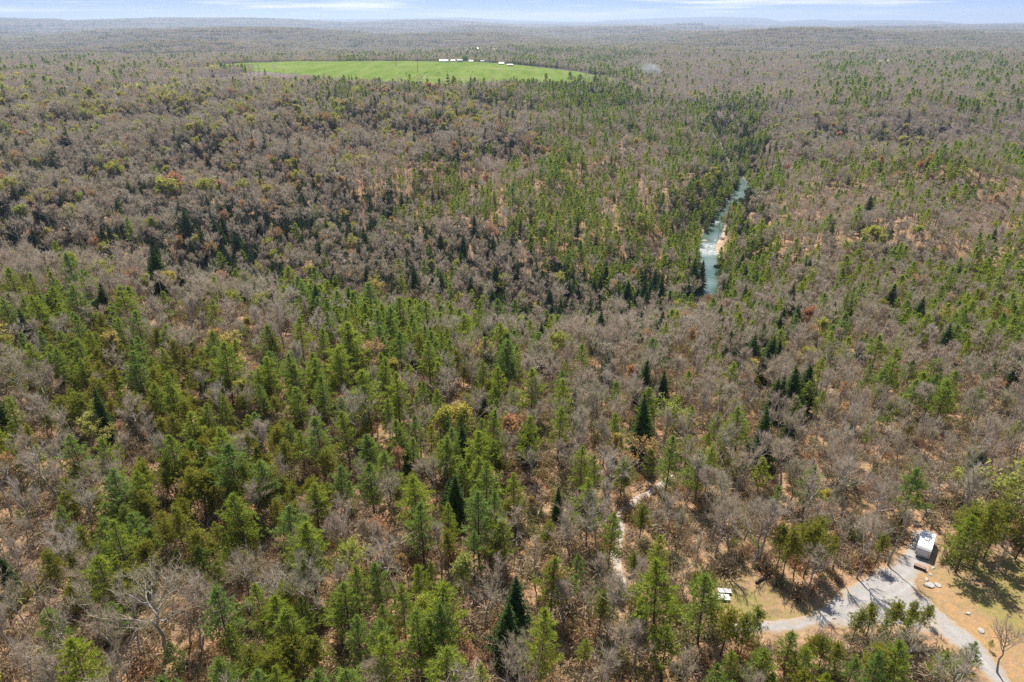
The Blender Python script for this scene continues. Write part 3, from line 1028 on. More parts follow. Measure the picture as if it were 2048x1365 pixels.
HEROES = """
w 232 1238 1112 1.35;w 238 1140 1042 1.3;w 295 1132 1026 1.2;w 150 1090 1010 1;w 395 1120 1070 1;w 360 1146 1100 1;w 440 1096 1044 1;w 465 1166 1094 1.1
b 337 1312 1150 1.35;b 395 1226 1150 1.1;b 150 1352 1236 1.2;b 87 1216 1138 1.1;b 38 1332 1214 1.2;b 8 1106 1050 1;w 365 1370 1288 1;o 170 1216 1144 1;w 480 1342 1254 1;o 500 1390 1300 1
w 590 1137 1013 1.15;w 848 1131 1002 1.1;w 958 1119 985 .95;w 984 1101 985 .8;w 770 1236 1122 .95;w 862 1182 1124 1;y 925 1226 1116 .7;w 540 1302 1168 .8;w 562 1326 1194 1;w 675 1270 1190 .9
w 725 1356 1234 .9;w 775 1372 1240 .9;w 848 1372 1224 .9;w 895 1362 1214 .9;w 812 1276 1168 .9;y 855 1262 1188 1;o 560 1402 1290 1.1;o 602 1392 1282 1.1;o 634 1382 1276 1.1;o 536 1385 1300 1.1
r 770 1110 1042 1;r 937 1366 1296 .9;b 992 1202 1118 1;b 742 1116 1038 1;h 1012 1322 1203 1.15;r 805 1150 1112 .8
w 1214 1151 1028 .85;w 1307 1302 1130 1.1;h 1275 1266 1198 .9;b 1070 1172 1084 1;w 1150 1176 1108 .9;b 1178 1246 1178 1.2;b 1386 1166 1070 .6;w 1386 1212 1148 .7;o 1440 1312 1204 1;o 1478 1322 1228 1
o 1415 1262 1186 1;o 1502 1292 1222 1;w 1456 1384 1308 1;b 1216 1362 1258 1.2;b 1270 1352 1250 1.2;b 1370 1392 1318 1.2;w 1165 1336 1280 1
o 1551 1142 1050 .9;o 1563 1160 1056 .8;o 1586 1160 1060 .75;o 1606 1157 1046 .9;o 1632 1142 1042 1;o 1653 1138 1074 .8;b 1666 1140 1030 .8;b 1713 1157 1037 .8;b 1776 1132 1015 .8;o 1750 1132 1068 1
w 1911 1146 1034 1.15;o 1946 1137 1000 .8;o 1968 1117 1008 .9;b 1987 1165 1090 .5;y 2004 1092 952 1;y 2040 1070 965 1;o 2030 1120 1010 1
o 1700 1292 1222 1;o 1730 1288 1214 1;o 1772 1284 1206 1.1;o 1802 1280 1208 1;o 1832 1274 1212 1;o 1857 1248 1212 .8;w 1567 1346 1260 1.1;w 1750 1304 1240 .8;w 1800 1312 1236 .8;w 1865 1372 1302 1.1;w 1775 1382 1308 1
w 1920 1372 1292 1;b 1808 1352 1268 1;b 1995 1346 1254 1;w 1978 1300 1280 1;o 1636 1346 1272 1;o 1665 1352 1290 1;w 1690 1382 1308 1;o 1610 1330 1270 1;b 1720 1330 1262 1.1
b 215 806 744 1.2;b 255 790 728 1.1;b 415 836 740 .9;b 285 886 798 1.1;b 157 946 868 1.1;y 200 852 806 1.2;y 185 906 836 1.2;y 207 908 852 1.2;w 45 796 734 1;w 95 812 764 1.1;w 452 902 852 1.2;w 290 962 912 1
r 25 986 920 1.2;y 360 826 778 1.1;y 490 832 766 .9;b 265 1032 978 1.1;r 250 898 850 .9
h 535 766 714 1.2;h 632 766 702 1;h 968 842 782 1;h 528 1002 942 1.2;h 898 1022 954 1.1;r 690 842 790 1;b 642 892 818 .9;w 588 912 846 1.3;w 838 932 834 1;w 702 936 822 .9;w 750 1036 928 1.15;w 910 946 856 .9;w 817 802 726 1;w 953 962 878 1;r 650 1010 976 1
h 1320 817 742 1.1;h 1493 767 668 1;h 1525 767 672 1.2;h 1506 760 690 1.1;w 1034 842 774 1.3;w 1114 926 816 .85;w 1055 952 834 .9;w 1157 1006 896 .85;w 1188 1000 912 .8;w 1285 892 816 1;w 1346 868 818 1;w 1376 872 814 1.1;w 1328 1002 874 .9;w 1405 918 864 1;w 1443 926 842 1;h 1115 1046 976 .9
b 1136 802 688 .4;r 1029 990 950 1;r 1061 1030 998 1;y 1264 906 872 1
h 1628 714 680 1;h 1612 752 714 .9;w 1852 787 718 1.5;w 1765 782 726 1.2;w 1712 802 764 1.2;w 1600 842 764 1;w 1627 852 782 .9;h 1700 874 838 1;r 1682 846 806 1.3;b 1742 947 878 1.2;b 1670 1002 924 1.2;b 1852 997 920 1
y 1905 1002 946 1.3;y 1632 1032 982 1;y 1808 1034 998 1.2;w 2015 897 842 1.3;w 1936 934 898 1.3;w 1760 1002 948 .9
y 345 425 360 1.6;r 352 415 350 1.7;y 420 415 362 1.4;y 535 410 372 1.2;y 1745 505 455 1.5;y 1725 508 462 1.2;h 732 520 455 1.2;h 780 440 385 1;h 300 420 360 1;h 450 505 452 1;h 520 475 430 1;h 885 605 545 1.1;h 832 595 530 1;h 1107 495 455 .8;h 975 520 478 1.1;h 1075 655 600 1.2;h 1100 660 605 1.2;h 1212 620 570 1;h 1230 640 575 1.3;h 1300 610 560 1;h 1385 590 500 1.1;h 1398 585 520 1;w 1965 602 548 1.3;w 1895 692 628 1.2;y 117 300 258 1.2;h 1660 465 430 1;h 1700 468 425 1;h 1718 470 430 1
"""
CODE = {'w': 'white_pine', 'o': 'scrub_pine', 'b': 'bare_tree', 'h': 'hemlock_tree', 'y': 'leafing_tree', 'r': 'budding_tree'}
trees = []   # kind, x, y, z, height, width factor, hero
for item in HEROES.replace('\n', ';').split(';'):
    if not item.strip():
        continue
    k, bx, by, ty, wf = item.split()
    bx, by, ty, wf = float(bx), float(by), float(ty), float(wf)
    P = hit(bx, by)
    # height whose top projects to ty
    lo_, hi_ = 1.0, 40.0
    for _ in range(24):
        mid = (lo_ + hi_) / 2
        if project([[P[0], P[1], P[2] + mid]])[0, 1] > ty:
            lo_ = mid
        else:
            hi_ = mid
    trees.append((CODE[k], P[0], P[1], P[2], min(mid, 24.0), wf, 1))
HP = np.array([(a[1], a[2]) for a in trees])


def kind_at(P):
    q = project(P)
    r_ = np.clip(((q[:, 1] - 128) // 64).astype(int), 0, len(ROWS) - 1)
    c_ = np.clip((q[:, 0] // 64).astype(int), 0, 31)
    return q, [ROWS[a][b] for a, b in zip(r_, c_)]


def clear_mask(x, y):
    bad = poly_edge(x, y, PAD) < 1.6
    for pl in LAWN:
        bad |= poly_edge(x, y, pl) < 0.5
    bad |= poly_edge(x, y, BANKDIRT) < 0.5
    for pl in FIELDS:
        bad |= poly_edge(x, y, pl) < 2.0 + 7 * np.sin(x * .09 + 1) * np.sin(y * .043) + 4 * np.sin(x * .23 - y * .05)
    d, k = seg_dist(x, y, TRACK)
    bad |= d < 1.7
    d, k = seg_dist(x, y, RIV)
    bad |= d < RIVW[k] * .8
    return bad


def scatter(r0, r1, cell, keep):
    n = int(r1 / cell) + 1
    xs = np.arange(-n, n) * cell
    ys = np.arange(int(45 / cell), n) * cell
    X, Y = np.meshgrid(xs, ys)
    X = X + rng.uniform(-.48, .48, X.shape) * cell
    Y = Y + rng.uniform(-.48, .48, Y.shape) * cell
    r = np.hypot(X, Y)
    ok = (r > r0) & (r < r1) & (rng.random(X.shape) < keep) & (np.abs(np.arctan2(X, Y)) < R(54))
    X, Y = X[ok], Y[ok]
    q = project(np.stack([X, Y, height(X, Y) + 8], 1))
    mrg = 230
    ok = (q[:, 0] > -mrg) & (q[:, 0] < 2048 + mrg) & (q[:, 1] < 1560)
    X, Y = X[ok], Y[ok]
    ok = ~clear_mask(X, Y)
    return X[ok], Y[ok]


FIELD_SEEN = [(328, 151), (420, 146), (480, 139), (560, 131), (640, 127), (740, 129), (850, 134), (1040, 136), (1100, 146), (1235, 168), (1150, 166), (1060, 162), (1000, 158), (960, 164), (900, 168), (830, 172), (690, 171), (690, 156), (640, 152), (560, 158), (450, 160), (400, 156)]
OPEN = [PAD, LAWN[0], LAWN[1], BANKDIRT]


def open_view(x, y, z, h_):
    """the clearing, the drive and the track are seen past the trees: nothing tall stands right below them"""
    if math.hypot(x, y) > 160:
        q = project([[x, y, z + h_ * .85]])[0]
        if math.hypot(x, y) > 1050:
            return not (in_poly(q[:1], q[1:2], FIELD_SEEN)[0] and random.random() < .93)
        return not (1388 < q[0] < 1438 and 528 < q[1] < 612 or 1402 < q[0] < 1450 and 445 < q[1] < 500 or 1464 < q[0] < 1508 and 366 < q[1] < 402 or 1441 < q[0] < 1462 and 306 < q[1] < 334 and random.random() < .7)
    for fr, ed in ((.96, -.6), (.6, .4)):
        q = project([[x, y, z + h_ * fr]])[0]
        g_ = at_z(q[0], q[1], 0.0)
        px_, py_ = np.array([g_[0]]), np.array([g_[1]])
        for pl in OPEN:
            if poly_edge(px_, py_, pl)[0] < ed:
                return False
        if q[1] < 1080 and seg_dist(px_, py_, TRACK)[0][0] < 1.6:
            return False
    return True


def add_random(X, Y, hero_gap, only=None):
    if hero_gap:
        d, _ = seg_dist(X, Y, HP)
        ok = d > hero_gap
        X, Y = X[ok], Y[ok]
    Z = height(X, Y)
    q, codes = kind_at(np.stack([X, Y, Z + 7], 1))
    jit = rng.normal(size=(len(X), 2)) * 26
    P2 = np.stack([X, Y, Z + 7], 1)
    qq = q[:, :2] + jit
    r_ = np.clip(((qq[:, 1] - 128) // 64).astype(int), 0, len(ROWS) - 1)
    c_ = np.clip((qq[:, 0] // 64).astype(int), 0, 31)
    u = rng.random(len(X))
    rr0 = np.hypot(X, Y)
    dpad = np.full(len(X), 99.0)
    nn0 = rr0 < 160
    if nn0.any():
        dpad[nn0] = poly_edge(X[nn0], Y[nn0], PAD)
    for i in range(len(X)):
        code = ROWS[r_[i]][c_[i]]
        mx = MIX[code]
        if only is not None:
            if code not in only:
                continue
            mx = only[code]
        acc, kn = 0, KN[0]
        for name, pr in zip(KN, mx):
            acc += pr
            if u[i] < acc:
                kn = name
                break
        lo_, hi_ = HR[kn]
        h_ = lo_ + (hi_ - lo_) * rng.beta(1.9, 2.1)
        far_ = min(1.0, max(0.0, (math.hypot(X[i], Y[i]) - 230) / 250))
        if kn in ('white_pine', 'scrub_pine'):
            h_ *= 1 + .22 * far_
        elif code in 'dhyzr' and rr0[i] > 330:
            h_ *= 1.32
            if kn in ('bare_tree', 'budding_tree') and rng.random() < .12:
                continue
        if kn in ('leafing_tree', 'budding_tree') and rng.random() < .3:
            h_ *= .65
        if nn0[i]:
            if kn == 'hemlock_tree' and dpad[i] < 22:
                kn = 'scrub_pine'
                h_ = min(h_, 9.0)
        if not (160 < rr0[i] < 260) and not (950 < rr0[i] < 1050) and not open_view(X[i], Y[i], Z[i], h_):
            continue
        trees.append((kn, X[i], Y[i], Z[i], h_ * rng.uniform(.85, 1.12), rng.uniform(.75, 1.28), 0))


X, Y = scatter(48, 270, 5.1, .92)
add_random(X, Y, 2.8)
EXTRA = {'w': (0, .85, .15, 0, 0, 0), 'o': (0, .15, .85, 0, 0, 0), 'h': (.4, .1, 0, .5, 0, 0), 'x': (.2, .4, 0, .4, 0, 0), 'd': (.86, 0, 0, .06, .04, .04), 'm': (.7, .28, .0, .02, 0, 0), 'z': (.3, .1, 0, .2, .25, .15), 'y': (.6, 0, 0, 0, .3, .1), 'b': (1, 0, 0, 0, 0, 0), 'r': (.9, 0, 0, 0, 0, .1), 'n': (.7, .3, 0, 0, 0, 0)}
X, Y = scatter(48, 270, 6.0, .85)
add_random(X, Y, 2.2, {'w': EXTRA['w'], 'o': EXTRA['o']})
X, Y = scatter(48, 270, 5.0, .85)
add_random(X, Y, 2.2, {'o': EXTRA['o']})
X, Y = scatter(270, 1150, 6.1, .92)
add_random(X, Y, 3.0)
X, Y = scatter(270, 1150, 9.0, .9)
add_random(X, Y, 3.0, EXTRA)
X, Y = scatter(1150, 2900, 8.2, .95)
add_random(X, Y, 0)


CLW = [(math.cos(t_) * 6.283 / l_, math.sin(t_) * 6.283 / l_, _nr.uniform(0, 6.28)) for l_ in (38, 60, 95, 140, 210, 330) for t_ in _nr.uniform(0, 6.28, 2)]


def thin_far(t_):
    """conifers keep to clumps; the plateau beyond the gorge is mostly leafless woods"""
    r_ = math.hypot(t_[1], t_[2])
    if t_[6] or t_[0] not in ('white_pine', 'scrub_pine', 'hemlock_tree') or r_ < 300:
        return True
    c = sum(math.sin(a * t_[1] + b * t_[2] + p_) for a, b, p_ in CLW) / 2.4
    lim = -.6 if r_ < 1150 else .4
    return c > lim or random.random() < (.5 if r_ < 1150 else .12)


trees = [t_ if thin_far(t_) else ('bare_tree', *t_[1:4], t_[4] * .9, *t_[5:]) for t_ in trees]

# --------------------------------------------------------------- individuals and the rest
by_kind = {k: [] for k in KN}
for t_ in trees:
    by_kind[t_[0]].append(t_)
LOOK = {'bare_tree': ('bare grey brown tree', 'tree'), 'white_pine': ('green white pine', 'pine'), 'scrub_pine': ('olive green scrub pine', 'pine'), 'hemlock_tree': ('dark conical hemlock', 'hemlock'),
        'leafing_tree': ('yellow leafing tree', 'tree'), 'budding_tree': ('orange budding tree', 'tree')}
GRP = {'bare_tree': 'bare trees on the near ridge', 'white_pine': 'white pines on the near ridge', 'scrub_pine': 'scrub pines on the near ridge', 'hemlock_tree': 'dark hemlocks on the slopes',
       'leafing_tree': 'leafing trees among the bare woods', 'budding_tree': 'budding trees among the bare woods'}
MASS = {'bare_tree': ('bare_woods', 'grey brown leafless woods covering the valley slopes'), 'white_pine': ('pine_woods', 'green pine woods mixed through the valley slopes'), 'scrub_pine': ('scrub_pine_woods', 'olive scrub pine woods scattered on far slopes'),
        'hemlock_tree': ('hemlock_woods', 'dark hemlock woods along the gorge and hills'), 'leafing_tree': ('leafing_woods', 'yellow green leafing woods on far slopes'), 'budding_tree': ('budding_woods', 'orange budding woods on far slopes')}
COLW = ['at the far left', 'at the left', 'left of the middle', 'in the middle', 'right of the middle', 'at the right', 'at the far right']
ROWW = [(1365, 'by the bottom edge'), (1240, 'low in the photo'), (1100, 'in the lower third'), (960, 'below mid height'), (820, 'at mid height'), (690, 'near the ridge top'), (520, 'on the far slope'), (350, 'on the far hills')]
ORD = ['first', 'second', 'third', 'fourth', 'fifth', 'sixth', 'seventh', 'eighth', 'ninth', 'tenth', 'eleventh', 'twelfth', 'thirteenth', 'fourteenth', 'fifteenth', 'sixteenth', 'seventeenth', 'eighteenth', 'nineteenth', 'twentieth', 'twenty-first', 'twenty-second', 'twenty-third', 'twenty-fourth', 'twenty-fifth', 'twenty-sixth']


def points_object(name, pts, coll, label):
    """points carrying the shapes of COLL: pts rows are x y z sx sz rot idx"""
    me_ = bpy.data.meshes.new(name)
    me_.vertices.add(len(pts))
    me_.vertices.foreach_set('co', pts[:, :3].astype(np.float32).ravel())
    a = me_.attributes.new('rot', 'FLOAT_VECTOR', 'POINT')
    z0 = np.zeros(len(pts))
    a.data.foreach_set('vector', np.stack([z0, z0, pts[:, 5]], 1).astype(np.float32).ravel())
    a = me_.attributes.new('scl', 'FLOAT_VECTOR', 'POINT')
    a.data.foreach_set('vector', np.stack([pts[:, 3], pts[:, 3], pts[:, 4]], 1).astype(np.float32).ravel())
    a = me_.attributes.new('idx', 'INT', 'POINT')
    a.data.foreach_set('value', pts[:, 6].astype(np.int32))
    me_.update()
    o = link(name, me_)
    tag(o, label, None, None, 'stuff')
    ng = bpy.data.node_groups.new(name + '_scatter', 'GeometryNodeTree')
    ng.interface.new_socket('Geometry', in_out='INPUT', socket_type='NodeSocketGeometry')
    ng.interface.new_socket('Geometry', in_out='OUTPUT', socket_type='NodeSocketGeometry')
    N, L = ng.nodes, ng.links
    gi, go = N.new('NodeGroupInput'), N.new('NodeGroupOutput')
    ci = N.new('GeometryNodeCollectionInfo')
    ci.inputs['Collection'].default_value = coll
    ci.inputs['Separate Children'].default_value = True
    ci.inputs['Reset Children'].default_value = True
    ip = N.new('GeometryNodeInstanceOnPoints')
    ip.inputs['Pick Instance'].default_value = True

    def na(nm, ty):
        x = N.new('GeometryNodeInputNamedAttribute')
        x.data_type = ty
        x.inputs['Name'].default_value = nm
        return x.outputs['Attribute']
    L.new(gi.outputs[0], ip.inputs['Points'])
    L.new(ci.outputs[0], ip.inputs['Instance'])
    L.new(na('idx', 'INT'), ip.inputs['Instance Index'])
    L.new(na('rot', 'FLOAT_VECTOR'), ip.inputs['Rotation'])
    L.new(na('scl', 'FLOAT_VECTOR'), ip.inputs['Scale'])
    L.new(ip.outputs[0], go.inputs[0])
    md = o.modifiers.new('scatter', 'NODES')
    md.node_group = ng
    return o


for kn in KN:
    L_ = by_kind[kn]
    arr = np.array([a[1:] for a in L_])
    H0 = KINDS[kn][1]
    base = project(arr[:, :3])
    topp = project(arr[:, :3] + np.stack([np.zeros(len(arr)), np.zeros(len(arr)), arr[:, 3]], 1))
    midp = (base + topp) / 2
    size = base[:, 1] - topp[:, 1]
    vis = (midp[:, 0] > 5) & (midp[:, 0] < 2043) & (topp[:, 1] < 1350)
    score = np.where(vis, size + arr[:, 5] * 1000, -1)
    order = np.argsort(-score)
    n_ind = int(min(290, (score > 9).sum()))
    ind, rest = order[:n_ind], order[n_ind:]
    cells = {}
    for i in ind:
        c_ = int(np.clip(midp[i, 0] // 293, 0, 6))
        r_ = max(j for j, (yy, _) in enumerate(ROWW) if midp[i, 1] <= yy) if midp[i, 1] <= 1365 else 0
        cells.setdefault((r_, c_), []).append(i)
    lab = {}
    for (r_, c_), mem in cells.items():
        mem.sort(key=lambda i: midp[i, 0])
        for j, i in enumerate(mem):
            h_ = arr[i, 3]
            lo_, hi_ = HR[kn]
            szw = 'tall' if h_ > lo_ + (hi_ - lo_) * .62 else ('small' if h_ < lo_ + (hi_ - lo_) * .3 else 'middling')
            if len(mem) == 1:
                lab[i] = f'{szw} {LOOK[kn][0]} {COLW[c_]}, {ROWW[r_][1]}'
            else:
                lab[i] = f'{szw} {LOOK[kn][0]} {COLW[c_]}, {ROWW[r_][1]}, {ORD[min(j, 25)]} from left'
    for i in ind:
        k, x, y, z, h_, wf, he = L_[i]
        tm, cm = SHAPES[kn][int(rng.integers(len(SHAPES[kn])))]
        s = h_ / H0
        o = thing(kn, lab[i], LOOK[kn][1], (x, y, z - .05), rng.uniform(0, 6.28), GRP[kn])
        sw = s * wf
        o.scale = (sw, sw, s)
        tx, ty_ = (rng.normal(size=2) * .03)
        o.rotation_euler = (tx, ty_, rng.uniform(0, 6.28))
        link('trunk', tm, o)
        link('crown', cm, o)
    if len(rest):
        a = arr[rest]
        rr = np.hypot(a[:, 0], a[:, 1])
        lod = np.where(rr < 1000, rng.integers(0, 5, len(a)), 5 + rng.integers(0, 4, len(a)))
        s = a[:, 3] / H0
        fat = np.where(rr > 1150, 1.35, 1.0)
        points_object(MASS[kn][0], np.stack([a[:, 0], a[:, 1], a[:, 2] - .1, s * a[:, 4] * fat, s, rng.uniform(0, 6.28, len(a)), lod], 1), MID[kn], MASS[kn][1])

# --------------------------------------------------------------- the far woods
pc = bpy.data.collections.new('far_wood_shapes')
TINT = [('bare_tree', .66), ('white_pine', .12), ('hemlock_tree', .10), ('leafing_tree', .05), ('budding_tree', .07)]
for v in range(8):
    J = MB()
    rg = np.random.default_rng(900 + v)
    PW = 90.0
    mats = []
    for kn, _ in TINT:
        mats += [KINDS[kn][2]] + KINDS[kn][3]
    con = [.04, .07, .16, .06, .10, .05, .22, .07][v]
    pr = np.array([.90 - con, con * .5, con * .5, .04, .03])
    pr /= pr.sum()
    cell = 9.0
    nn_ = int(PW / cell)
    for i in range(nn_):
        for j in range(nn_):
            ki = rg.choice(len(TINT), p=pr)
            kn = TINT[ki][0]
            me_ = MID[kn].objects[5 + int(rg.integers(4))].data
            vv = np.empty(len(me_.vertices) * 3, np.float32)
            me_.vertices.foreach_get('co', vv)
            vv = vv.reshape(-1, 3)
            s = rg.uniform(.85, 1.35)
            a = rg.uniform(0, 6.28)
            px_, py_ = (i + rg.uniform(.1, .9)) * cell - PW / 2, (j + rg.uniform(.1, .9)) * cell - PW / 2
            X2 = np.stack([vv[:, 0] * math.cos(a) - vv[:, 1] * math.sin(a), vv[:, 0] * math.sin(a) + vv[:, 1] * math.cos(a), vv[:, 2] * (1 if kn != 'bare_tree' else 1)], 1) * np.array([s * 1.35, s * 1.35, s]) + np.array([px_, py_, 0])
            mi = np.empty(len(me_.polygons), np.int32)
            me_.polygons.foreach_get('material_index', mi)
            J.v.append(X2)
            for p_, m_ in zip(me_.polygons, mi):
                J.f.append(tuple(k + J.n for k in p_.vertices))
                J.mi.append(3 * ki + int(m_))
            J.n += len(X2)
    pc.objects.link(bpy.data.objects.new(f'far_wood_form_{v:02d}', J.mesh('far_wood', [M[x] for x in mats])))
pts = []
r = 2860.0
while r < 24000:
    st = 80.0 if r < 6000 else (130.0 if r < 11000 else 260.0)
    for a in np.arange(R(-41), R(41), st / r):
        rr_, aa_ = r + rng.uniform(-.4, .4) * st, a + rng.uniform(-.4, .4) * st / r
        s = 1.0 if r < 6000 else (1.15 if r < 11000 else 1.5)
        pts.append((rr_ * math.sin(aa_), rr_ * math.cos(aa_), s * st / 80.0, s, rng.uniform(0, 6.28), rng.integers(0, 8)))
    r += st
pts = np.array(pts)
fx_, fy_ = pts[:, 0], pts[:, 1]
ok = (poly_edge(fx_, fy_, FIELD4) > 35)
pts = pts[ok]
fz_ = height(pts[:, 0], pts[:, 1])
points_object('distant_forest', np.stack([pts[:, 0], pts[:, 1], fz_ - 1.5, pts[:, 2], pts[:, 3], pts[:, 4], pts[:, 5]], 1), pc, 'hazy grey brown forest running to the far ridges')

# --------------------------------------------------------------- undergrowth
bc = bpy.data.collections.new('brush_shapes')
for v in range(6):
    rg = np.random.default_rng(700 + v)
    J = MB()
    n = 150
    a = rg.uniform(0, 6.28, n)
    b = np.stack([np.cos(a), np.sin(a), 0 * a], 1) * (rg.uniform(0, .5, n))[:, None]
    e = b + np.stack([np.cos(a) * .7, np.sin(a) * .7, 0 * a + .9], 1) * rg.uniform(.4, 1.3, n)[:, None] + rg.normal(size=(n, 3)) * .25
    J.tris(blades(b, e, .055, rg), 0)
    c = b + (e - b) * rg.uniform(.4, 1, n)[:, None]
    J.tris(blades(c, c + rg.normal(size=c.shape) * .3, .11, rg), 0)
    bc.objects.link(bpy.data.objects.new(f'brush_form_{v:02d}', J.mesh('brush', [M['brush']])))
X, Y = scatter(48, 420, 2.2, .72)
Z = height(X, Y)
s = rng.uniform(.6, 2.3, len(X)) 
points_object('undergrowth', np.stack([X, Y, Z - .05, s, s * rng.uniform(.6, 1.2, len(X)), rng.uniform(0, 6.28, len(X)), rng.integers(0, 6, len(X))], 1), bc, 'low brown brush and dead stems under the trees')

# laurel thickets below the gorge woods
lc_ = bpy.data.collections.new('laurel_shapes')
M['laurel'] = leaf_mat('laurel', [(0.045, 0.065, 0.03), (0.06, 0.075, 0.035), (0.075, 0.07, 0.045)], 0.2, 0.02)
for v in range(5):
    rg = np.random.default_rng(760 + v)
    J = MB()
    n = 260
    a = rg.normal(size=(n, 3))
    a = unit(a) * rg.random((n, 1)) ** .5 * np.array([2.6, 2.6, 1.3]) + np.array([0, 0, 1.2])
    J.tris(blades(a, a + rg.normal(size=a.shape) * .45, .5, rg), 0)
    lc_.objects.link(bpy.data.objects.new(f'laurel_form_{v:02d}', J.mesh('laurel', [M['laurel']])))
X, Y = scatter(300, 1050, 5.2, .9)
Z = height(X, Y)
q, codes = kind_at(np.stack([X, Y, Z + 2], 1))
ok = np.array([c_ in 'dhxzyr' for c_ in codes]) & (rng.random(len(X)) < .8)
X, Y, Z = X[ok], Y[ok], Z[ok]
s = rng.uniform(.7, 1.5, len(X))
points_object('laurel_undergrowth', np.stack([X, Y, Z - .2, s, s * rng.uniform(.8, 1.5, len(X)), rng.uniform(0, 6.28, len(X)), rng.integers(0, 5, len(X))], 1), lc_, 'dark evergreen laurel undergrowth on the gorge slopes')

# --------------------------------------------------------------- camper trailer
LT_ = 6.3
pf, pn = at_z(1859.8, 1060.2, 2.55), at_z(1850.3, 1093.0, 2.55)
ax_ = (pf - pn)[:2] / np.linalg.norm((pf - pn)[:2])
cx, cy = pn[0] + ax_[0] * (LT_ / 2), pn[1] + ax_[1] * (LT_ / 2)
tz = float(height(np.array([cx]), np.array([cy]))[0]) + .09
rz = math.atan2(pf[1] - pn[1], pf[0] - pn[0])
tr = thing('camper_trailer', 'white box shaped camper trailer parked at the end of the gravel driveway', 'camper', (cx, cy, tz), rz)
LT, WT, HT = 6.3, 2.3, 1.85
b = MB()
prof = [(-LT / 2, .0), (-LT / 2, HT - .25), (-LT / 2 + .25, HT), (LT / 2 - .7, HT), (LT / 2 - .12, HT - .75), (LT / 2, .35), (LT / 2 - .2, 0)]
v, f = [], []
for sy in (-1, 1):
    for x_, z_ in prof:
        v.append((x_, sy * WT / 2, z_ + .6))
n_ = len(prof)
f.append(tuple(range(n_)))
f.append(tuple(range(2 * n_ - 1, n_ - 1, -1)))
for k in range(n_):
    f.append((k, k + n_, (k + 1) % n_ + n_, (k + 1) % n_))
b.add(v, f)
link('body', b.mesh('body', [M['shade_grey']]), tr)
b = MB()
b.box((-.22, 0, HT + .64), (LT - 1.1, WT + .04, .07), 0, 0, .03)
rf = link('roof', b.mesh('roof', [M['white_paint']]), tr)
b = MB()
b.box((-.3, 0, HT + .83), (.85, .7, .3), 0, 0, .06)
link('air_conditioner', b.mesh('air_conditioner', [M['white_paint']]), tr)
for x_ in (-1.7, 1.3):
    b = MB()
    b.box((x_, .35, HT + .72), (.4, .4, .1), 0, 0, .03)
    link('roof_vent', b.mesh('roof_vent', [M['shade_grey']]), tr)
for sy in (-1, 1):
    for x_, w_ in ((-1.7, .9), (.2, .8), (1.7, .6)):
        if sy < 0 and x_ == .2:
            continue
        b = MB()
        b.box((x_, sy * (WT / 2 + .012), 1.85), (w_, .03, .5), 0, 0)
        link('window', b.mesh('window', [M['glass']]), tr)
    b = MB()
    b.box((0, sy * (WT / 2 + .01), 1.1), (LT - .4, .024, .12), 0, 0)
    link('stripe', b.mesh('stripe', [M['roof_grey']]), tr)
    for x_ in (-.75, .1):
        b = MB()
        b.tube([(x_, sy * (WT / 2 - .28), .36), (x_, sy * (WT / 2 - .05), .36)], [.36, .36], 16)
        b.add([(x_ + .36 * math.cos(a_), sy * (WT / 2 - .28), .36 + .36 * math.sin(a_)) for a_ in np.arange(16) * math.pi / 8], [tuple(range(16))])
        wh = link('wheel', b.mesh('wheel', [M['rubber']]), tr)
        b = MB()
        b.tube([(x_, sy * (WT / 2 - .06), .36), (x_, sy * (WT / 2 - .03), .36)], [.19, .17], 12)
        link('rim', b.mesh('rim', [M['steel']]), wh)
b = MB()
b.box((.3, -(WT / 2 + .012), 1.5), (.66, .03, 1.65), 0, 0)
dr = link('door', b.mesh('door', [M['white_paint']]), tr)
b = MB()
b.box((.05, -(WT / 2 + .045), 1.6), (.05, .04, .16), 0, 0)
link('handle', b.mesh('handle', [M['steel']]), dr)
b = MB()
b.box((-LT / 2 - .06, 0, .72), (.12, WT - .1, .16), 0, 0, .02)
link('bumper', b.mesh('bumper', [M['steel']]), tr)
for sy in (-1, 1):
    b = MB()
    b.box((-LT / 2 - .015, sy * .95, 1.15), (.03, .14, .3), 0, 0)
    link('tail_light', b.mesh('tail_light', [simple_mat('tail_red', (.4, .02, .02), .3)]), tr)
b = MB()
b.tube([(LT / 2 - .2, .7, .55), (LT / 2 + 1.1, .05, .5)], [.05, .05], 6)
b.tube([(LT / 2 - .2, -.7, .55), (LT / 2 + 1.1, -.05, .5)], [.05, .05], 6)
b.tube([(LT / 2 + 1.0, 0, .5), (LT / 2 + 1.35, 0, .5)], [.06, .06], 6)
b.tube([(LT / 2 + 1.05, 0, .0), (LT / 2 + 1.05, 0, .8)], [.035, .035], 6)
link('hitch', b.mesh('hitch', [M['steel']]), tr)

# wooden bench in front of the camper
h_ = hit(1839, 1138)
be = thing('wooden_bench', 'brown wooden bench standing on gravel just below the white camper', 'bench', (h_[0], h_[1], h_[2] + .09), R(-38))
b = MB()
for k in (-1, 0, 1):
    b.box((0, k * .17, .62), (2.0, .15, .05), 0)
link('seat', b.mesh('seat', [M['wood']]), be)
b = MB()
for k in range(3):
    b.box((0, -.36, .1 + k * .18), (1.9, .04, .15), 0)  # dark boards stand in for the shade below the seat
link('shade_boards', b.mesh('shade_boards', [M['dark_wood']]), be)
for sx in (-1, 1):
    b = MB()
    b.box((sx * .85, 0, .29), (.1, .5, .58), 0)
    link('leg', b.mesh('leg', [M['dark_wood']]), be)

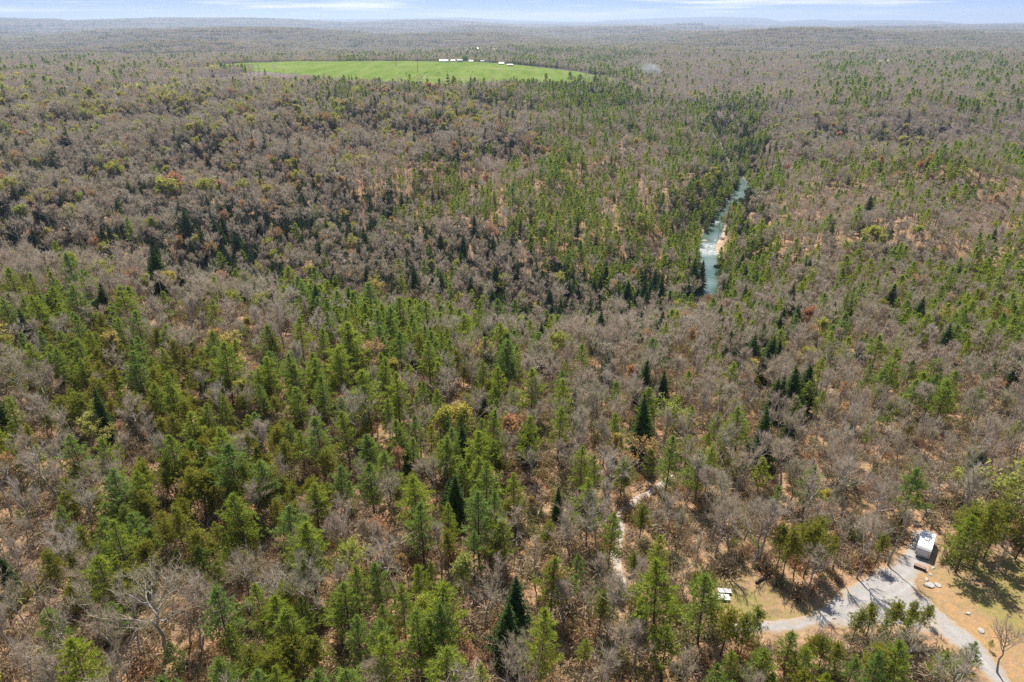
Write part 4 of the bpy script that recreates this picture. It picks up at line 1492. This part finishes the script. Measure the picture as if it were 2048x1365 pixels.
# two pale platforms on the grass
for (px, py, L1, W1, rz_, lb) in ((1441, 1198, 2.9, 1.35, -.12, 'longer low pale platform of weathered boards in the grass, nearer of two'), (1449, 1186, 2.2, 1.0, -.08, 'shorter low pale platform of weathered boards in the grass, farther of two')):
    h_ = hit(px, py)
    o = thing('wooden_platform', lb, 'platform', (h_[0], h_[1], h_[2] + .02), rz_, 'pale platforms in the clearing')
    b = MB()
    nb_ = int(W1 / .2)
    for k in range(nb_):
        b.box((random.uniform(-.06, .06), -W1 / 2 + (k + .5) * W1 / nb_, .47 + random.uniform(-.012, .012)), (L1 + random.uniform(-.12, .1), W1 / nb_ - .02, .05), random.uniform(-.01, .01))
    link('deck', b.mesh('deck', [M['pale_wood']]), o)
    for sx in (-1, 0, 1):
        b = MB()
        b.box((sx * (L1 / 2 - .15), 0, .22), (.12, W1 - .1, .44), 0)
        link('bearer', b.mesh('bearer', [M['dark_wood']]), o)


# rocks
def rock_mesh(seed, mat):
    import bmesh
    bm = bmesh.new()
    bmesh.ops.create_icosphere(bm, subdivisions=3, radius=1)
    rg = np.random.default_rng(seed)
    pl = [(unit(rg.normal(size=3)), rg.uniform(.55, .9)) for _ in range(9)]
    for v_ in bm.verts:
        c = np.array(v_.co)
        for nn_, dd_ in pl:
            s_ = c @ nn_
            if s_ > dd_:
                c = c - nn_ * (s_ - dd_) * .9
        c = c * (1 + .06 * math.sin(c[0] * 9 + seed) * math.cos(c[1] * 8))
        v_.co = c
    me_ = bpy.data.meshes.new('rock')
    bm.to_mesh(me_)
    bm.free()
    me_.materials.append(mat)
    return me_


RK = [rock_mesh(s_, M['rock']) for s_ in range(4)]
RK2 = [rock_mesh(s_ + 10, M['tan_rock']) for s_ in range(4)]
for i, (px, py, s_, lb) in enumerate(((1857, 1172, 1.0, 'largest pale rock in the line right of the bench'), (1853, 1160, .5, 'small pale rock just above the largest pale rock'), (1860, 1150, .45, 'pale rock midway in the line below the camper'),
                                      (1866, 1137, .45, 'topmost pale rock in the line right of the bench'), (1875, 1171, .7, 'flat pale rock on the orange dirt bank'), (1935, 1228, .5, 'pale rock on the orange bank beside the lower driveway'),
                                      (1962, 1262, .7, 'pale rock farthest down the orange bank'), (1946, 1104, .6, 'white rock under the big pine right of the camper'), (1858, 1024, .8, 'flat white rock in brown leaves behind the camper'), (1130, 1306, .8, 'white boulder among bare trees low in the middle'))):
    h_ = hit(px, py)
    o = link('rock', RK[i % 4], None, (h_[0], h_[1], h_[2] + s_ * .1), i * 1.3)
    o.scale = (s_, s_ * .75, s_ * .45)
    tag(o, lb, 'rock', 'pale rocks around the clearing')
for i, (px, py, s_, lb) in enumerate(((1408, 484, 3.0, 'tan boulder at the left end of the river ledge'), (1420, 486, 2.4, 'tan boulder in the middle of the river ledge'), (1431, 484, 2.6, 'tan boulder at the right end of the river ledge'),
                                      (1404, 508, 2.8, 'tan boulder on the bar above the wide pool'), (1414, 513, 2.0, 'small tan boulder on the bar above the wide pool'), (1440, 540, 2.0, 'tan boulder on the right bank of the wide pool'), (1448, 400, 2.8, 'tan boulder on the left bank of the upper pool'), (1496, 372, 3.0, 'tan boulder at the head of the upper pool'), (1345, 628, 3.0, 'tan boulder on the bare bank left of the river end'))):
    h_ = hit(px, py)
    o = link('boulder', RK2[i % 4], None, (h_[0], h_[1], h_[2] + s_ * .1), i * 2.1)
    o.scale = (s_ * 1.3, s_ * .8, s_ * .4)
    tag(o, lb, 'boulder', 'boulders along the river')

# fallen logs
for i, (px, py, L1, a_, lb) in enumerate(((1528, 1160, 4.0, .5, 'fallen grey log leaning over dark hollow by the clearing'), (1275, 1150, 4, .5, 'fallen log lying beside the gravel track'), (1060, 960, 7, 1.2, 'fallen log among orange buds in the middle'), (225, 1290, 7, .8, 'fallen log under the big spreading bare tree'), (1840, 1000, 7, -.3, 'fallen log behind the camper clearing'))):
    h_ = hit(px, py)
    o = thing('fallen_log', lb, 'log', (h_[0], h_[1], h_[2] + .25), a_, 'fallen logs on the forest floor')
    b = MB()
    b.tube([(-L1 / 2, 0, 0), (0, .15, .1), (L1 / 2, -.1, .35)], [.24, .2, .1], 7)
    link('trunk', b.mesh('log_trunk', [M['dark_wood']], True), o)
    for k in range(3):
        b = MB()
        x_ = random.uniform(-.2, .45) * L1
        b.tube([(x_, 0, .1), (x_ + .5, random.uniform(-1, 1), random.uniform(.5, 1.2))], [.07, .02], 4)
        link('branch', b.mesh('log_branch', [M['bark_grey']]), o)


# --------------------------------------------------------------- the farm
def gz(px, Y):
    x, y = at_y(px, Y)
    return x, y, float(height(np.array([x]), np.array([y]))[0])


def building(name, lb, px, Y, L1, W1, Hh, rz_, wall, roof, grp=None, cat='building', lift=1.6):
    x, y, z = gz(px, Y)
    o = thing(name, lb, cat, (x, y, z + lift - .3), rz_, grp)
    b = MB()
    v = [(-L1 / 2, -W1 / 2, 0), (L1 / 2, -W1 / 2, 0), (L1 / 2, W1 / 2, 0), (-L1 / 2, W1 / 2, 0), (-L1 / 2, -W1 / 2, Hh), (L1 / 2, -W1 / 2, Hh), (L1 / 2, W1 / 2, Hh), (-L1 / 2, W1 / 2, Hh), (-L1 / 2, 0, Hh + W1 * .24), (L1 / 2, 0, Hh + W1 * .24)]
    b.add(v, [(0, 1, 5, 4), (2, 3, 7, 6), (1, 2, 6, 9, 5), (3, 0, 4, 8, 7), (4, 5, 9, 8), (6, 7, 8, 9)])
    link('wall', b.mesh('wall', [wall]), o)
    b = MB()
    e, th = .5, .12
    for sy in (-1, 1):
        y0, y1 = sy * (W1 / 2 + e), 0
        z0, z1 = Hh - e * .48 + .1, Hh + W1 * .24 + .1
        vv_ = [(-L1 / 2 - e, y0, z0), (L1 / 2 + e, y0, z0), (L1 / 2 + e, y1, z1), (-L1 / 2 - e, y1, z1)]
        vv_ += [(p_[0], p_[1], p_[2] + th) for p_ in vv_]
        b.add(vv_, [(3, 2, 1, 0), (4, 5, 6, 7), (0, 1, 5, 4), (1, 2, 6, 5), (2, 3, 7, 6), (3, 0, 4, 7)])
    link('roof', b.mesh('roof', [roof]), o)
    b = MB()
    b.box((-L1 * .1, -W1 / 2 - .03, min(1.05, Hh * .4)), (1.1 if Hh < 4 else 3.0, .06, min(2.1, Hh * .8)), 0)
    link('door', b.mesh('door', [M['dark_wood']]), o)
    for x_ in (-.35, .2, .36):
        b = MB()
        b.box((x_ * L1, -W1 / 2 - .03, Hh * .58), (1.1, .06, 1.0), 0)
        link('window', b.mesh('window', [M['glass']]), o)
    return o


building('barn', 'long white roofed barn left of the round tree on the green pasture', 889, 1640, 18, 9, 3, .05, M['wall_white'], M['roof_metal'])
building('farm_shed', 'small white shed right of the long barn on the pasture', 907, 1660, 9, 6, 3, .1, M['wall_white'], M['roof_metal'])
building('farmhouse', 'white farmhouse just left of the round green tree', 921, 1640, 13, 9, 4, .1, M['wall_white'], M['roof_grey'])
building('farm_shed', 'white shed just right of the round green tree', 943, 1640, 8, 6, 3, -.1, M['wall_white'], M['roof_metal'])
building('farm_shed', 'grey roofed shed midway along the far pasture edge', 965, 1700, 8, 6, 3, .2, M['wall_white'], M['roof_grey'])
building('farmhouse', 'pale farmhouse at the right end of the farm row', 1003, 1560, 10, 7, 3, 0, M['wall_white'], M['roof_metal'])
building('farm_shed', 'brown shed by the bare soil yard of the farm', 1020, 1530, 11, 6, 3, .1, M['wall_red'], M['roof_metal'])
building('house', 'white roofed house in the woods at the far left edge', 20, 1330, 22, 11, 4, .05, M['wall_white'], M['roof_metal'], lift=.3)
building('house', 'small white house half hidden by yellow trees left of the hay field', 124, 1010, 9, 6, 3, .3, M['wall_white'], M['roof_metal'], lift=.3)
building('house', 'white house on the tan cleared field beyond the pasture', 955, 2900, 18, 10, 5, 0, M['wall_white'], M['roof_metal'], lift=2.5)
building('shed', 'white shed beside the house on the tan cleared field', 932, 2930, 14, 10, 4, .1, M['wall_white'], M['roof_metal'], lift=2.5)

x, y, z = gz(931, 1630)
o = thing('round_tree', 'round bright green tree beside the white farmhouse', 'tree', (x, y, z + 1.0))
T, C = bare_parts(77, 12, .5, 1.0, 1.0)
C2 = MB()
rg = np.random.default_rng(3)
dv = unit(rg.normal(size=(1500, 3))) * (rg.random((1500, 1)) ** .4)
cc = dv * np.array([7.2, 7.2, 6.0]) + np.array([0, 0, 9.0])
C2.tris(blades(cc, cc + rg.normal(size=cc.shape) * .7, 1.0, rg), 0)
link('trunk', T.mesh('round_trunk', [M['bark_brown']]), o)
link('crown', C2.mesh('round_crown', [leaf_mat('fresh_green', [(.16, .30, .04), (.18, .32, .05)], .4)]), o)

for px, Y, hh, lb in ((794, 1480, 22, 'left hand of the two utility poles on the green pasture'), (836, 1330, 26, 'right hand and nearer utility pole standing among the black cows')):
    x, y, z = gz(px, Y)
    o = thing('utility_pole', lb, 'pole', (x, y, z + 1.0), .3, 'utility poles on the pasture')
    b = MB()
    b.tube([(0, 0, 0), (0, 0, hh)], [.45, .3], 8)
    link('post', b.mesh('post', [M['dark_wood']]), o)
    b = MB()
    b.box((0, 0, hh - 1.2), (4.0, .3, .3), 0)
    link('crossarm', b.mesh('crossarm', [M['dark_wood']]), o)


def cow_mesh():
    import bmesh
    me_ = bpy.data.meshes.new('cow')
    P = [(0, 0, 1.25), (.7, 0, 1.3), (-.75, 0, 1.28), (1.05, 0, 1.45), (1.35, 0, 1.2), (1.6, 0, .95), (-.95, 0, 1.2), (-1.02, .02, .6),
         (.65, .24, .95), (.65, .26, .5), (.65, .26, .02), (.65, -.24, .95), (.65, -.26, .5), (.65, -.26, .02),
         (-.72, .24, 1.0), (-.66, .27, .78), (-.82, .27, .45), (-.76, .27, .02), (-.72, -.24, 1.0), (-.66, -.27, .78), (-.82, -.27, .45), (-.76, -.27, .02)]
    E = [(0, 1), (0, 2), (1, 3), (3, 4), (4, 5), (2, 6), (6, 7), (1, 8), (8, 9), (9, 10), (1, 11), (11, 12), (12, 13), (2, 14), (14, 15), (15, 16), (16, 17), (2, 18), (18, 19), (19, 20), (20, 21)]
    RD = [.48, .42, .42, .25, .19, .11, .16, .03, .15, .09, .07, .15, .09, .07, .2, .13, .08, .07, .2, .13, .08, .07]
    me_.from_pydata(P, E, [])
    o = bpy.data.objects.new('cow_source', me_)
    COL.objects.link(o)
    md = o.modifiers.new('s', 'SKIN')
    for v_, r_ in zip(me_.skin_vertices[0].data, RD):
        v_.radius = (r_ * .85, r_)
    me_.skin_vertices[0].data[0].use_root = True
    o.modifiers.new('d', 'SUBSURF').levels = 1
    dg = bpy.context.evaluated_depsgraph_get()
    out_ = bpy.data.meshes.new_from_object(o.evaluated_get(dg))
    bpy.data.objects.remove(o)
    out_.materials.clear()
    out_.materials.append(M['cow'])
    return out_


CM = cow_mesh()
CY = [(812, 150), (813, 154), (830, 157), (834, 155), (839, 153), (843, 158), (849, 150), (853, 149), (846, 155), (828, 160), (855, 157), (800, 150), (874, 154), (876, 149), (880, 151), (890, 147), (895, 147), (903, 146), (935, 147), (945, 147)]
order = sorted(range(len(CY)), key=lambda i: CY[i][0])
for j, i in enumerate(order):
    px, py = CY[i]
    h_ = hit(px, py, 900, 2500)
    o = link('cow', CM, None, (h_[0], h_[1], h_[2] + 1.6), random.uniform(0, 6.28))
    o.scale = (1.15, 1.15, 1.15)
    tag(o, f'black cow grazing on the green pasture, {ORD[j]} of the herd from the left', 'cow', 'black cattle on the pasture')

# smoke rising from the woods
import bmesh
bm = bmesh.new()
bmesh.ops.create_icosphere(bm, subdivisions=3, radius=1)
me = bpy.data.meshes.new('smoke')
bm.to_mesh(me)
bm.free()
sm, t, out = new_mat('smoke')
g = t.add('ShaderNodeTexCoord').outputs['Object']
ln = t.add('ShaderNodeVectorMath', operation='LENGTH', ins={0: g}).outputs['Value']
fall = t.math('POWER', t.ramp(ln, [(0.0, 1.0), (0.95, 0.0)]), 1.4)
dn = t.math('MULTIPLY', fall, t.ramp(t.noise(g, 1.9, 6.0, .7), [(0.45, 0.0), (0.66, 1.0)]))
pv = t.add('ShaderNodeVolumePrincipled', ins={'Color': (.9, .92, .95, 1), 'Density': t.math('MULTIPLY', dn, .30)})
t.l.new(pv.outputs[0], out.inputs['Volume'])
me.materials.append(sm)
x, y, z = gz(1300, 1560)
o = link('smoke', me, None, (x, y, z + 20))
o.scale = (30, 18, 19)
o.rotation_euler = (0, R(18), 0)
tag(o, 'pale smoke drifting up out of the distant woods', None, None, 'stuff')

# --------------------------------------------------------------- haze
b = MB()
b.box((0, 0, 0), (2, 2, 2), 0)
hm, t, out = new_mat('haze')
pv = t.add('ShaderNodeVolumePrincipled', ins={'Color': (.66, .79, 1.0, 1), 'Density': 6.6e-5, 'Anisotropy': 0.5})
t.l.new(pv.outputs[0], out.inputs['Volume'])
hz0, hz1 = float(GZ.min()) - 2.0, float(max(GZ.max() + 45, CAM_H + 20))
o = link('haze', b.mesh('haze', [hm]), None, (0, 0, (hz0 + hz1) / 2))
o.scale = (34000, 34000, (hz1 - hz0) / 2)
tag(o, 'thin pale blue haze over the distant hills', None, None, 'stuff')
print('trees', {k: len(v) for k, v in by_kind.items()}, 'patches', len(pts), 'haze', hz0, hz1)
